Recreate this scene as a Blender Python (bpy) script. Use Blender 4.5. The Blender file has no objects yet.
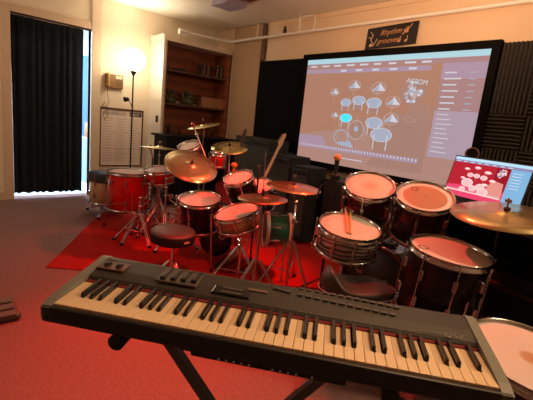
import bpy, math, random
from mathutils import Vector as V, Matrix
random.seed(7)
C = bpy.context.scene.collection
PI = math.pi
# ------------------------------------------------------------------ camera
F = 388.0; PITCH = .196; ROLL = .105; YAW = -.832; H = 1.35
FW = V((math.sin(YAW)*math.cos(PITCH), math.cos(YAW)*math.cos(PITCH), -math.sin(PITCH)))
r0 = V((math.cos(YAW), -math.sin(YAW), 0)); u0 = r0.cross(FW)
RT = r0*math.cos(ROLL)+u0*math.sin(ROLL); UP = -r0*math.sin(ROLL)+u0*math.cos(ROLL)
cam = bpy.data.objects.new('camera', bpy.data.cameras.new('camera')); C.objects.link(cam)
cam.matrix_world = Matrix(((RT.x, UP.x, -FW.x, 0), (RT.y, UP.y, -FW.y, 0), (RT.z, UP.z, -FW.z, H), (0, 0, 0, 1)))
cam.data.sensor_width = 36; cam.data.lens = F/533*36; cam.data.clip_start = .02
bpy.context.scene.camera = cam
def ray(px, py): return RT*((px-266.5)/F)-UP*((py-200)/F)+FW
def at_z(px, py, z): d = ray(px, py); return d*((z-H)/d.z)+V((0, 0, H))
def at_y(px, py, y): d = ray(px, py); return d*(y/d.y)+V((0, 0, H))
def at_x(px, py, x): d = ray(px, py); return d*(x/d.x)+V((0, 0, H))
def at_d(px, py, t): return ray(px, py)*t+V((0, 0, H))
def depth(P): return (P-V((0, 0, H))).dot(FW)
def fl(P, z=0): return V((P.x, P.y, z))
# ------------------------------------------------------------------ materials
MATS = {}
def mat(name, rgb, rough=.5, metal=0, emit=None, estr=1, var=0, scale=8, bump=0, bscale=60, coat=0, sheen=0, trans=0, spec=.5):
    if name in MATS: return MATS[name]
    m = bpy.data.materials.new(name); m.use_nodes = True; nt = m.node_tree; b = nt.nodes['Principled BSDF']
    b.inputs['Base Color'].default_value = (*rgb, 1); b.inputs['Roughness'].default_value = rough
    b.inputs['Metallic'].default_value = metal; b.inputs['Coat Weight'].default_value = coat
    b.inputs['Specular IOR Level'].default_value = spec; b.inputs['Sheen Weight'].default_value = sheen; b.inputs['Transmission Weight'].default_value = trans
    if emit:
        b.inputs['Emission Color'].default_value = (*emit, 1); b.inputs['Emission Strength'].default_value = estr
    tc = nt.nodes.new('ShaderNodeTexCoord')
    if var:
        n = nt.nodes.new('ShaderNodeTexNoise'); n.inputs['Scale'].default_value = scale; n.inputs['Detail'].default_value = 5
        nt.links.new(tc.outputs['Object'], n.inputs['Vector'])
        mx = nt.nodes.new('ShaderNodeMix'); mx.data_type = 'RGBA'
        mx.inputs[6].default_value = (*[c*(1-var) for c in rgb], 1); mx.inputs[7].default_value = (*[min(1, c*(1+var)) for c in rgb], 1)
        nt.links.new(n.outputs['Fac'], mx.inputs[0]); nt.links.new(mx.outputs[2], b.inputs['Base Color'])
    if bump:
        n = nt.nodes.new('ShaderNodeTexNoise'); n.inputs['Scale'].default_value = bscale; n.inputs['Detail'].default_value = 3
        nt.links.new(tc.outputs['Object'], n.inputs['Vector'])
        bp = nt.nodes.new('ShaderNodeBump'); bp.inputs['Strength'].default_value = bump; bp.inputs['Distance'].default_value = .01
        nt.links.new(n.outputs['Fac'], bp.inputs['Height']); nt.links.new(bp.outputs['Normal'], b.inputs['Normal'])
    MATS[name] = m
    return m
def emis(name, rgb, s=1): return mat(name, (.02, .02, .02), .9, emit=rgb, estr=s)
def banded(name, c1, c2, scale=12, dist=6, rough=.3, coat=.5, vec=(1, 1, 4)):
    m = mat(name, c1, rough, coat=coat); nt = m.node_tree; b = nt.nodes['Principled BSDF']
    tc = nt.nodes.new('ShaderNodeTexCoord'); mp = nt.nodes.new('ShaderNodeMapping'); mp.inputs['Scale'].default_value = vec
    w = nt.nodes.new('ShaderNodeTexWave'); w.bands_direction = 'Z'; w.inputs['Scale'].default_value = scale; w.inputs['Distortion'].default_value = dist
    w.inputs['Detail'].default_value = 2
    mx = nt.nodes.new('ShaderNodeMix'); mx.data_type = 'RGBA'; mx.inputs[6].default_value = (*c1, 1); mx.inputs[7].default_value = (*c2, 1)
    nt.links.new(tc.outputs['Object'], mp.inputs[0]); nt.links.new(mp.outputs[0], w.inputs[0]); nt.links.new(w.outputs['Fac'], mx.inputs[0])
    nt.links.new(mx.outputs[2], b.inputs['Base Color'])
    return m
def radial(name, stops, R, rough=.5, metal=0, rings=0):
    """colour by distance from the thing's own origin (its head or cymbal centre)"""
    m = mat(name, stops[0][1], rough, metal); nt = m.node_tree; b = nt.nodes['Principled BSDF']
    tc = nt.nodes.new('ShaderNodeTexCoord'); ln = nt.nodes.new('ShaderNodeVectorMath'); ln.operation = 'LENGTH'
    dv = nt.nodes.new('ShaderNodeMath'); dv.operation = 'DIVIDE'; dv.inputs[1].default_value = R
    cr = nt.nodes.new('ShaderNodeValToRGB'); e = cr.color_ramp.elements
    e[0].position, e[0].color = stops[0][0], (*stops[0][1], 1); e[1].position, e[1].color = stops[-1][0], (*stops[-1][1], 1)
    for p, c in stops[1:-1]:
        k = e.new(p); k.color = (*c, 1)
    nt.links.new(tc.outputs['Object'], ln.inputs[0]); nt.links.new(ln.outputs['Value'], dv.inputs[0]); nt.links.new(dv.outputs[0], cr.inputs[0])
    nt.links.new(cr.outputs[0], b.inputs['Base Color'])
    if rings:
        s = nt.nodes.new('ShaderNodeMath'); s.operation = 'SINE'; k = nt.nodes.new('ShaderNodeMath'); k.operation = 'MULTIPLY'; k.inputs[1].default_value = rings
        nt.links.new(dv.outputs[0], k.inputs[0]); nt.links.new(k.outputs[0], s.inputs[0])
        bp = nt.nodes.new('ShaderNodeBump'); bp.inputs['Strength'].default_value = .06; bp.inputs['Distance'].default_value = .001
        nt.links.new(s.outputs[0], bp.inputs['Height']); nt.links.new(bp.outputs[0], b.inputs['Normal'])
    return m
CHROME = mat('chrome', (.58, .57, .57), .16, 1)
DCHROME = mat('dull_chrome', (.42, .40, .40), .3, 1)
BLACK = mat('black_plastic', (.012, .012, .013), .45)
RUBBER = mat('black_rubber', (.008, .008, .008), .8)
BMETAL = mat('black_metal', (.014, .014, .015), .35, .3)
HEAD = mat('drum_head_white', (.72, .66, .60), .5, var=.05)
WHITE = mat('white_plastic', (.75, .72, .68), .4)
# ------------------------------------------------------------------ mesh builder
def frame(P, n, spin=0):
    n = n.normalized(); return Matrix.Translation(P) @ n.to_track_quat('Z', 'Y').to_matrix().to_4x4() @ Matrix.Rotation(spin, 4, 'Z')
class MB:
    def __init__(s, M=None): s.v = []; s.f = []; s.mi = []; s.M = M or Matrix.Identity(4); s.smooth = []
    def add(s, vs, fs, mi=0, sm=False):
        o = len(s.v); s.v += [s.M @ V(p) for p in vs]
        for f in fs: s.f.append([o+i for i in f]); s.mi.append(mi); s.smooth.append(sm)
    def box(s, a, b, mi=0, bev=0):
        x0, x1 = sorted((a[0], b[0])); y0, y1 = sorted((a[1], b[1])); z0, z1 = sorted((a[2], b[2]))
        if bev:
            c = min(bev, (x1-x0)/3, (y1-y0)/3, (z1-z0)/3)
            import bmesh
            bm = bmesh.new(); bmesh.ops.create_cube(bm, size=1)
            for q in bm.verts: q.co = V(((x0+x1)/2+q.co.x*(x1-x0), (y0+y1)/2+q.co.y*(y1-y0), (z0+z1)/2+q.co.z*(z1-z0)))
            bmesh.ops.bevel(bm, geom=bm.edges[:], offset=c, segments=2, affect='EDGES', profile=.5)
            bm.verts.index_update(); s.add([q.co[:] for q in bm.verts], [[q.index for q in f.verts] for f in bm.faces], mi); bm.free(); return s
        s.add([(x0, y0, z0), (x1, y0, z0), (x1, y1, z0), (x0, y1, z0), (x0, y0, z1), (x1, y0, z1), (x1, y1, z1), (x0, y1, z1)],
              [(0, 3, 2, 1), (4, 5, 6, 7), (0, 1, 5, 4), (1, 2, 6, 5), (2, 3, 7, 6), (3, 0, 4, 7)], mi); return s
    def tube(s, pts, r, n=10, mi=0, cap=True):
        pts = [V(p) for p in pts]; rs = r if isinstance(r, (list, tuple)) else [r]*len(pts)
        vs = []; fs = []; up = None
        for i, p in enumerate(pts):
            d = (pts[min(i+1, len(pts)-1)]-pts[max(i-1, 0)]).normalized()
            if up is None: up = d.orthogonal().normalized()
            up = (up-d*up.dot(d)).normalized(); w = d.cross(up)
            for k in range(n):
                a = 2*PI*k/n; vs.append((p+(up*math.cos(a)+w*math.sin(a))*rs[i])[:])
        for i in range(len(pts)-1):
            for k in range(n):
                k2 = (k+1) % n; fs.append((i*n+k, i*n+k2, (i+1)*n+k2, (i+1)*n+k))
        s.add(vs, fs, mi, True)
        if cap: s.add(vs[:n], [tuple(range(n))[::-1]], mi); s.add(vs[-n:], [tuple(range(n))], mi)
        return s
    def lathe(s, prof, n=48, mi=0, M=None, sm=True):
        M = M or Matrix.Identity(4); vs = []; fs = []
        for r, z in prof:
            for k in range(n):
                a = 2*PI*k/n; vs.append((M @ V((r*math.cos(a), r*math.sin(a), z)))[:])
        for i in range(len(prof)-1):
            for k in range(n):
                k2 = (k+1) % n; fs.append((i*n+k, i*n+k2, (i+1)*n+k2, (i+1)*n+k))
        s.add(vs, fs, mi, sm); return s
    def ball(s, c, r, mi=0, sq=(1, 1, 1), n=16):
        vs = []; fs = []; m = n//2
        for i in range(m+1):
            t = PI*i/m
            for k in range(n):
                a = 2*PI*k/n; vs.append((c[0]+r*sq[0]*math.sin(t)*math.cos(a), c[1]+r*sq[1]*math.sin(t)*math.sin(a), c[2]+r*sq[2]*math.cos(t)))
        for i in range(m):
            for k in range(n):
                k2 = (k+1) % n; fs.append((i*n+k, (i+1)*n+k, (i+1)*n+k2, i*n+k2))
        s.add(vs, fs, mi, True); return s
    def prism(s, poly, z0, z1, mi=0):
        n = len(poly); s.add([(x, y, z0) for x, y in poly]+[(x, y, z1) for x, y in poly],
              [tuple(range(n))[::-1], tuple(range(n, 2*n))]+[(i, (i+1) % n, n+(i+1) % n, n+i) for i in range(n)], mi); return s
    def build(s, name, mats, parent=None):
        if not isinstance(mats, (list, tuple)): mats = [mats]
        o = V((0, 0, 0))
        if parent is not None:
            q = parent
            while q is not None: o = o+q.location; q = q.parent
        me = bpy.data.meshes.new(name)
        if parent is None and s.v:
            xs = [p.x for p in s.v]; ys = [p.y for p in s.v]; zs = [p.z for p in s.v]
            o = V(((min(xs)+max(xs))/2, (min(ys)+max(ys))/2, min(zs)))
        me.from_pydata([(p-o)[:] for p in s.v], [], s.f)
        for m in mats: me.materials.append(m)
        for i, p in enumerate(me.polygons): p.material_index = s.mi[i]; p.use_smooth = s.smooth[i]
        me.validate(); me.update()
        ob = bpy.data.objects.new(name, me); C.objects.link(ob)
        if parent is None: ob.location = o
        else: ob.parent = parent
        return ob
def tag(o, label=None, cat=None, group=None, kind=None):
    if label: o['label'] = label
    if cat: o['category'] = cat
    if group: o['group'] = group
    if kind: o['kind'] = kind
    return o
def thing(name, label, cat, loc, group=None):
    o = bpy.data.objects.new(name, None); C.objects.link(o); o.location = V(loc); o.empty_display_size = .05
    return tag(o, label, cat, group)
def struct(name, mb, m, parent=None):
    o = mb.build(name, m, parent)
    if parent is None: o['kind'] = 'structure'
    return o
def text(name, s, M, size, m, parent, shear=0, ext=.0006, align='LEFT', space=1):
    cu = bpy.data.curves.new(name, 'FONT'); cu.body = s; cu.size = size; cu.shear = shear; cu.extrude = ext; cu.align_x = align; cu.space_character = space
    t = bpy.data.objects.new(name, cu); C.objects.link(t); bpy.context.view_layer.update()
    me = bpy.data.meshes.new_from_object(t.evaluated_get(bpy.context.evaluated_depsgraph_get()))
    bpy.data.objects.remove(t); bpy.data.curves.remove(cu)
    o = V((0, 0, 0)); q = parent
    while q is not None: o = o+q.location; q = q.parent
    me.transform(Matrix.Translation(-o) @ M); me.materials.clear(); me.materials.append(m)
    ob = bpy.data.objects.new(name, me); C.objects.link(ob); ob.parent = parent
    return ob
# ================================================================== ROOM
XL = -6.0; YF = 3.98; ZC = 2.8; XR = 1.5; YB = -2.2
DY0, DY1, DZ = .905, 1.86, 2.36
PAINT = mat('cream_wall_paint', (.80, .69, .53), .7, var=.04, scale=2, bump=.1, bscale=90)
PEACH = mat('peach_wall_paint', (.76, .56, .38), .7, var=.04, scale=2, bump=.1, bscale=90)
CEIL = mat('ceiling_plaster', (.84, .77, .66), .8, var=.04, scale=3, bump=.15, bscale=50)
CARPET = mat('grey_purple_carpet', (.235, .14, .132), .95, var=.45, scale=70, bump=.5, bscale=260, spec=.1)
struct('floor', MB().box((XL-.2, YB-.1, -.1), (XR+.1, YF+.1, 0)), CARPET)
struct('ceiling', MB().box((XL-.2, YB-.1, ZC), (XR+.1, YF+.1, ZC+.1)), CEIL)
w = MB(); w.box((XL-.12, YB, 0), (XL, DY0, ZC)); w.box((XL-.12, DY1, 0), (XL, YF, ZC)); w.box((XL-.12, DY0, DZ), (XL, DY1, ZC))
struct('wall_left', w, PAINT)
struct('wall_front', MB().box((XL, YF, 0), (XR, YF+.1, ZC)), PEACH)
struct('wall_right', MB().box((XR, YB, 0), (XR+.1, YF, ZC)), PAINT)
struct('wall_back', MB().box((XL, YB-.1, 0), (XR, YB, ZC)), PAINT)
TRIM = mat('tan_painted_trim', (.66, .50, .34), .5)
t = MB(); t.box((XL-.12, DY1, 0), (XL+.035, DY1+.13, ZC), bev=.004); struct('trim_1', t, mat('trim_cream', (.70, .58, .43), .5))
t = MB(); t.box((XL-.12, DY0-.1, 0), (XL+.025, DY0, DZ+.09), bev=.004); t.box((XL-.12, DY0, DZ), (XL+.025, DY1, DZ+.09), bev=.004); struct('trim_2', t, TRIM)
struct('baseboard_left', MB().box((XL, DY1+.13, 0), (XL+.015, YF, .1)).box((XL, YB, 0), (XL+.015, DY0-.1, .1)), TRIM)
struct('baseboard_front', MB().box((XL, YF-.015, 0), (XR, YF, .1)), TRIM)
# hall beyond the doorway
HW = mat('hall_blue_white_paint', (.74, .80, .82), .6)
h = MB(); h.box((-8.0, .2, 0), (-7.9, 3.2, 2.7)); h.box((-8, 3.1, 0), (XL-.12, 3.2, 2.7)); h.box((-8, .2, 0), (XL-.12, .3, 2.7)); h.box((-8, .2, 2.6), (XL-.12, 3.2, 2.7))
struct('wall_hall', h, HW)
struct('floor_hall', MB().box((-8, .2, -.1), (XL-.2, 3.2, .001)), mat('hall_pale_floor', (.6, .66, .7), .35))
d = MB(); d.box((-7.9, 2.06, 0), (-7.85, 2.40, 2.2), bev=.005)
dd = struct('door_1', d, mat('hall_blue_door', (.10, .22, .55), .4))
tag(MB().box((-7.4, 2.12, 0), (-7.0, 2.6, .78), bev=.01).build('hall_cabinet', mat('hall_steel_blue', (.25, .36, .45), .4)), 'grey blue cabinet in the hall beyond the doorway', 'cabinet')
tag(MB().lathe([(0, 0), (.09, 0), (.08, .25), (0, .25)], 20, M=Matrix.Translation((-7.15, 2.22, .78))).build('plastic_tub', mat('orange_plastic', (.75, .22, .04), .4)), 'orange tub glimpsed beside the curtain in the hall', 'tub')
# curtain
CURT = mat('dark_navy_curtain', (.006, .010, .015), .9, var=.3, scale=5, sheen=.15, spec=.15)
cur = thing('door_curtain', 'dark navy gathered curtain hanging in the doorway', 'curtain', (XL-.05, 1.4, 2.33))
c = MB(); N = 140; rows = 26; vs = []; fs = []
y0, y1 = DY0+.012, DY1-.085
for j in range(rows+1):
    tz = j/rows; z = 2.335-(2.335-.07)*tz
    for i in range(N+1):
        s_ = i/N; y = y0+(y1-y0)*s_
        a = .007+.007*min(1, tz*3); ph = 2*PI*s_*9+math.sin(s_*17)*1.3
        x = XL-.05+a*math.sin(ph+.4*math.sin(tz*3))+.01*math.sin(s_*9+tz*2)+(.006*math.sin(s_*2*PI*60) if j < 3 else 0)
        zz = z+(.012*math.sin(ph) if j == rows else 0)+(.008*abs(math.sin(s_*PI*30)) if j == 0 else 0)
        vs.append((x, y, zz))
for j in range(rows):
    for i in range(N):
        a = j*(N+1)+i; fs.append((a, a+1, a+N+2, a+N+1))
c.add(vs, fs, 0, True); co = c.build('curtain_panel', CURT, cur)
so = co.modifiers.new('s', 'SOLIDIFY'); so.thickness = .004
MB().tube([(XL-.05, DY0, 2.345), (XL-.05, DY1, 2.345)], .009).build('curtain_rod', mat('brass_rod', (.5, .45, .4), .4, .8), cur)
# red rug
rug = MB(); A = at_z(46, 268, .0); A.z = 0; d1 = (fl(at_z(100, 214, 0))-A).normalized(); d2 = V((-d1.y*-1, d1.x*-1, 0))
d2 = V((d1.y, -d1.x, 0))
ML = Matrix(((d1.x, d2.x, 0, A.x), (d1.y, d2.y, 0, A.y), (0, 0, 1, 0), (0, 0, 0, 1)))
d2 = -d2 if d2.y < 0 else d2
rd = (fl(at_z(85, 271, 0))-A).normalized()
rc = [A, A+d1*1.9, A+d1*1.9+rd*2.75, A+rd*2.75]
rug.prism([(p.x, p.y) for p in rc], .001, .009)
tag(rug.build('rug', mat('red_rug_pile', (.34, .014, .012), .95, var=.45, scale=60, bump=.5, bscale=240, spec=.1)), 'large red rug lying under the drum kits', 'rug')
# pipe along the top
PIPE = mat('white_painted_pipe', (.82, .76, .68), .4)
p = thing('ceiling_pipe', 'white painted pipe running over the bookcase and along the front wall', 'pipe', (XL+.5, 3.9, 2.55))
MB().tube([(-5.5, 3.0, 2.53), (-5.5, 3.82, 2.565), (-5.45, 3.88, 2.57), (XR-.1, 3.88, 2.57)], .021, 12).build('pipe_run', PIPE, p)
MB().tube([(-5.5, 2.93, 2.525), (-5.5, 3.05, 2.53)], [.04, .034], 12).build('pipe_cap', PIPE, p)
for px in (-4.85, -3.98): MB().tube([(px, 3.88, 2.57), (px, 3.88, ZC)], .008, 8).build('pipe_hanger', PIPE, p)
MB().tube([(-3.98, 3.9, 2.57), (-3.98, 3.9, 2.75), (-3.95, 3.9, 2.77), (-3.75, 3.9, 2.77), (-3.72, 3.9, 2.75), (-3.72, 3.9, 2.57)], .012, 8).build('pipe_loop', PIPE, p)
MB().box((-4.29, 3.88, 2.59), (-4.25, 3.92, 2.65), bev=.008).ball((-4.27, 3.9, 2.67), .02).build('valve', BLACK, p)
# crown strip at top of front wall
struct('trim_3', MB().box((-4.5, YF-.02, 2.74), (XR, YF, 2.76)), PEACH)
# ceiling fixtures
cl = thing('ceiling_projector', 'pale purple projector box fixed to the ceiling', 'projector', (-4.35, 3.05, ZC))
MB().box((-4.55, 2.85, 2.72), (-4.2, 3.15, 2.79), bev=.01).build('body', mat('lilac_plastic', (.42, .38, .50), .5), cl)
MB().tube([(-4.37, 3.14, 2.755), (-4.37, 3.165, 2.755)], .03, 14).build('lens', BLACK, cl)
tag(MB().box((-4.13, 2.9, 2.775), (-3.9, 3.14, 2.8), bev=.004).build('ceiling_hatch', mat('brown_metal', (.16, .09, .05), .6)), 'small brown square plate on the ceiling beside the projector', 'ceiling plate')
# ================================================================== BOOKCASE, left wall
bx0, bx1, by0, by1, bz = XL+.005, -5.57, 2.74, 3.97, 2.41
WCASE = mat('white_painted_case', (.80, .74, .66), .45)
BWOOD = banded('brown_stained_wood', (.32, .085, .028), (.20, .05, .018), 3, 4, .5, .1, (1, 1, .6))
bc = thing('bookcase', 'tall built-in bookcase with brown interior and scalloped white top', 'bookcase', (XL+.2, 3.35, 0))
MB().box((bx0, by0, 0), (bx1, by0+.035, bz), bev=.003).build('side_panel', WCASE, bc)
MB().box((bx0, by1-.06, 0), (bx1-.01, by1, bz), bev=.003).build('side_panel', BWOOD, bc)
MB().box((bx0, by0+.035, 0), (bx0+.02, by1-.06, bz-.02)).build('back_panel', BWOOD, bc)
MB().box((bx0, by0+.035, bz-.03), (bx1-.01, by1-.06, bz-.005)).build('top_panel', WCASE, bc)
for z in (.45, 1.03, 1.49, 1.985): MB().box((bx0+.02, by0+.035, z-.025), (bx1-.02, by1-.06, z)).build('shelf', mat('dark_shelf', (.10, .04, .022), .5), bc)
MB().box((bx1-.02, by0+.035, .0), (bx1+.002, by0+.055, bz-.03)).build('face_strip', mat('tan_edge', (.50, .33, .2), .5), bc)
def scallop(y0, y1, z, hh, n):
    top = [(y0, z)]
    for i in range(n):
        for k in range(7):
            a = PI*k/6; w_ = (y1-y0)/n; top.append((y0+w_*(i+.5)-w_/2*math.cos(a)*.98, z+hh*math.sin(a)))
    return top+[(y1, z)]
poly = scallop(by0, by1, .05, .038, 11)
m_ = MB(Matrix(((0, 0, 1, bx1), (1, 0, 0, 0), (0, 1, 0, bz), (0, 0, 0, 1))))
pl = [(by1, 0.)]+[(by0, 0.)]+[(y, .0+z-.0) for y, z in poly]
m_.prism([(y, z-.03) for y, z in [(by0, 0)]+poly+[(by1, 0)]], -.02, .012).build('crown_trim', mat('cream_crown', (.80, .68, .54), .5), bc)
m_ = MB(Matrix(((1, 0, 0, 0), (0, 0, 1, by0-.012), (0, 1, 0, bz), (0, 0, 0, 1))))
m_.prism([(y, z-.03) for y, z in [(bx0, 0)]+scallop(bx0, bx1, .05, .038, 4)+[(bx1, 0)]], 0, .015).build('crown_trim', WCASE, bc)
q = at_y(158, 119, by0); MB().box((q.x-.02, by0-.035, q.z-.05), (q.x+.02, by0-.012, q.z+.05), bev=.006).build('coat_hook', BLACK, bc)
for (py, hh) in ((100, .01), (128, .01)):
    q = at_y(156, py, by0); MB().box((bx0+.04, by0-.008, q.z), (bx1-.03, by0, q.z+hh)).build('panel_moulding', WCASE, bc)
q = at_y(158, 137, by0); pb = MB()
for i in range(5): pb.tube([(q.x-.05+.02*i, by0-.006, q.z+.06*math.sin(i*2)), (q.x-.03+.015*i, by0-.006, q.z-.07+.03*math.cos(i))], .004, 6)
pb.build('paper_cutout', mat('grey_drawing', (.45, .40, .36), .7), bc)
# things on the shelves
SH = -5.72
def shelf_clutter(name, label, cat, px, py, z, kind, m, group=None, sc=1):
    b = at_x(px, py, SH); c = V((SH, b.y, z)); k = MB(Matrix.Translation(c))
    if kind == 'clamp':
        k.tube([(0, -.05*sc, .012), (0, .05*sc, .012)], .012*sc, 8); k.tube([(0, 0, .012), (.0, .01, .12*sc)], .009*sc, 8); k.ball((0, .01, .12*sc), .024*sc, n=10)
        k.tube([(0, -.045*sc, .09*sc), (.0, .05*sc, .10*sc)], .008*sc, 8); k.box((-.02*sc, .035*sc, 0), (.02*sc, .06*sc, .12*sc), bev=.004)
    if kind == 'bottle': k.lathe([(0, 0), (.03*sc, 0), (.03*sc, .09*sc), (.012*sc, .12*sc), (.012*sc, .15*sc), (0, .15*sc)], 16)
    if kind == 'bowl': k.lathe([(0, 0), (.03*sc, 0), (.055*sc, .05*sc), (.05*sc, .05*sc), (.025*sc, .01), (0, .01)], 18)
    if kind == 'rods': k.tube([(0, -.16, .012), (0, .14, .055)], .009, 8); k.tube([(.02, -.14, .02), (.02, .16, .02)], .011, 8); k.tube([(-.02, -.15, .06), (-.01, .02, .012)], .007, 8)
    if kind == 'plant':
        k.lathe([(0, 0), (.03*sc, 0), (.04*sc, .05*sc), (0, .05*sc)], 14)
        for i in range(14):
            a = i*2.4; k.ball((.03*sc*math.cos(a), .045*sc*math.sin(a), (.07+.04*math.sin(i*1.7))*sc), .02*sc, n=6, sq=(1, 1, .7))
    return tag(k.build(name, m), label, cat, group)
DK = mat('dark_green_metal', (.04, .045, .03), .4, .4); SM_ = mat('shelf_metal', (.16, .13, .11), .35, .7); GR = mat('dull_green', (.07, .09, .045), .6); PK = mat('pale_ceramic', (.55, .42, .35), .4)
shelf_clutter('metal_rods', 'dark metal rods lying at the left of the upper shelf', 'rods', 178, 68, 1.985, 'rods', DK)
shelf_clutter('drum_clamp', 'dark metal clamp in the middle of the upper shelf', 'clamp', 204, 72, 1.985, 'clamp', SM_, sc=1.5)
shelf_clutter('drum_clamp', 'metal clamp right of the middle on the upper shelf', 'clamp', 217, 74, 1.985, 'clamp', SM_, sc=1.6)
shelf_clutter('glass_bottle', 'small dark bottle at the right end of the upper shelf', 'bottle', 226, 76, 1.985, 'bottle', DK, sc=1)
shelf_clutter('leafy_ornament', 'dull green leafy ornament at the left of the lower shelf', 'ornament', 170, 98, 1.49, 'plant', GR, sc=1.7)
shelf_clutter('ceramic_bowl', 'small pale bowl on the lower shelf beside the green ornament', 'bowl', 177, 101, 1.49, 'bowl', PK, sc=.8)
shelf_clutter('leafy_ornament', 'dull green ornament on the lower shelf next to the box', 'ornament', 188, 100, 1.49, 'plant', GR, sc=1.8)
shelf_clutter('drum_clamp', 'metal clamp between the two green ornaments', 'clamp', 182, 100, 1.49, 'clamp', SM_, sc=1.1)
shelf_clutter('drum_clamp', 'dark metal clamp just left of the middle of the upper shelf', 'clamp', 198, 71, 1.985, 'clamp', DK, sc=1.1)
shelf_clutter('ceramic_bowl', 'small brown bowl at the left corner of the upper shelf', 'bowl', 170, 66, 1.985, 'bowl', mat('brown_ceramic', (.16, .08, .04), .4), sc=1)
shelf_clutter('ceramic_bowl', 'second pale bowl on the lower shelf nearest the cardboard box', 'bowl', 194, 102, 1.49, 'bowl', PK, sc=.6)
q0 = at_x(200, 104, SH); q1 = at_x(226, 108, SH)
cb = thing('cardboard_box', 'brown cardboard box with open flaps on the lower shelf', 'box', (SH-.06, (q0.y+q1.y)/2, 1.49))
MB().box((SH-.14, q0.y, 1.49), (SH+.06, q1.y, 1.655), bev=.003).build('carton', mat('box_brown', (.36, .18, .09), .7), cb)
MB(Matrix.Translation((SH-.1, q0.y, 1.657)) @ Matrix.Rotation(-.12, 4, 'X')).box((-.04, -.06, 0), (.15, .26, .006)).build('flap', mat('box_dark', (.10, .06, .035), .7), cb)
for i, (px, py, s_) in enumerate(((169, 122, 1), (180, 122, .7), (213, 126, 1.0), (223, 128, .9))):
    shelf_clutter('glass_bottle', ['dark bottle at the far left under the lower shelf', 'shorter dark bottle second from left under the lower shelf', 'dark bottle behind the tilted rear cymbal', 'dark bottle at the right end below the cardboard box'][i], 'bottle', px, py, 1.03, 'bottle', mat('brown_glass', (.09, .035, .02), .2) if i % 2 else DK, sc=s_)
# tan board in the corner
bd = MB(); bd.box((-5.50, 3.935, 0), (-4.80, YF-.035, 2.79), bev=.003)
tag(bd.build('cardboard_sheet', mat('tan_cardboard', (.42, .26, .15), .75, var=.08, scale=3)), 'tall tan cardboard sheet standing in the corner beside the bookcase', 'cardboard')
tag(MB().box((-4.795, 3.93, 2.26), (-4.72, YF-.003, 2.79), bev=.02).build('shade_strip', mat('painted_board_shade', (.12, .055, .035), .6)), 'dark brown upright strip between the tan panel and the wall', 'strip')  # added strip, coloured dark for the shade on the board's side
# low black cabinet before the bookcase
cb = thing('low_cabinet', 'long low black cabinet standing in front of the bookcase', 'cabinet', (-5.2, 3.4, 0))
MB().box((-5.5, 2.62, .04), (-5.08, 3.8, 1.0), bev=.01).build('body', mat('black_lacquer', (.006, .005, .005), .5, spec=.2), cb)
MB().box((-5.53, 2.58, 1.0), (-5.05, 3.83, 1.03), bev=.006).build('top', mat('black_lacquer', (0, 0, 0)), cb)
# ================================================================== LEFT WALL: poster, phone, lamp
po = thing('wall_poster', 'framed white notice poster on the wall below the phone', 'poster', (XL+.01, 2.32, .9))
py0, py1, pz0, pz1 = 2.01, 2.635, .47, 1.30
MB().box((XL+.002, py0, pz0), (XL+.012, py1, pz1)).build('sheet', mat('poster_paper', (.80, .70, .62), .6), po)
DF = mat('dark_brown_frame', (.09, .03, .018), .5)
fr = MB(); t_ = .018
for a, b in (((py0-t_, pz1), (py1+t_, pz1+.03)), ((py0-t_, pz0-t_), (py1+t_, pz0)), ((py0-t_, pz0), (py0, pz1)), ((py1, pz0), (py1+t_, pz1))): fr.box((XL+.002, a[0], a[1]), (XL+.022, b[0], b[1]))
fr.build('frame', DF, po)
MT = Matrix(((0, 0, 1, XL+.013), (1, 0, 0, 0), (0, 1, 0, 0), (0, 0, 0, 1)))
text('heading', 'RUDIMENTS', MT @ Matrix.Translation((py0+.03, pz1-.075, 0)), .062, mat('grey_print', (.10, .08, .075), .6), po)
MB().box((XL+.012, py1-.20, pz1-.075), (XL+.0135, py1-.01, pz1-.015)).build('heading_block', mat('black_print', (.03, .025, .025), .6), po)
text('heading', 'DRUM', MT @ Matrix.Translation((py1-.185, pz1-.062, .001)), .05, WHITE, po)
ln = MB()
for i in range(17):
    z = pz1-.13-i*.04
    for k in range(3): ln.box((XL+.012, py0+.03+k*.195, z), (XL+.013, py0+.03+k*.195+.15-(i*7 % 5)*.012, z+.006))
ln.box((XL+.012, py0, pz1-.33), (XL+.0132, py1, pz1-.325)); ln.box((XL+.012, py0, pz1-.58), (XL+.0132, py1, pz1-.575))
ln.build('text_lines', mat('pale_print', (.42, .33, .29), .6), po)
# phone
PH = mat('tan_phone_plastic', (.22, .12, .045), .4); PHH = mat('yellow_tan_handset', (.42, .26, .09), .4)
a = at_x(103.5, 72, XL); b = at_x(122, 90, XL)
ph = thing('wall_phone', 'tan corded phone mounted on the wall beside the floor lamp', 'phone', (XL+.03, (a.y+b.y)/2, b.z))
MB().box((XL+.002, a.y+.02, b.z+.01), (XL+.05, b.y, a.z-.01), bev=.008).build('base', PH, ph)
hs = MB(); yh = a.y+.04; zt, zb = a.z, b.z+.01
hs.tube([(XL+.09, yh, zt-.02), (XL+.10, yh, (zt+zb)/2), (XL+.09, yh, zb+.02)], .018, 10); hs.ball((XL+.08, yh, zt-.03), .032, n=10); hs.ball((XL+.08, yh, zb+.03), .032, n=10)
hs.build('handset', PHH, ph)
MB().box((XL+.05, b.y-.115, a.z-.07), (XL+.054, b.y-.02, a.z-.025)).build('label_card', mat('card_white', (.6, .5, .4), .5), ph)
for i in range(4):
    for j in range(3):
        yy = b.y-.105+j*.033; zz = a.z-.10-i*.024
        MB().box((XL+.05, yy, zz), (XL+.056, yy+.02, zz+.014)).build('button', mat('phone_button', (.16, .10, .06), .5), ph)
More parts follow.
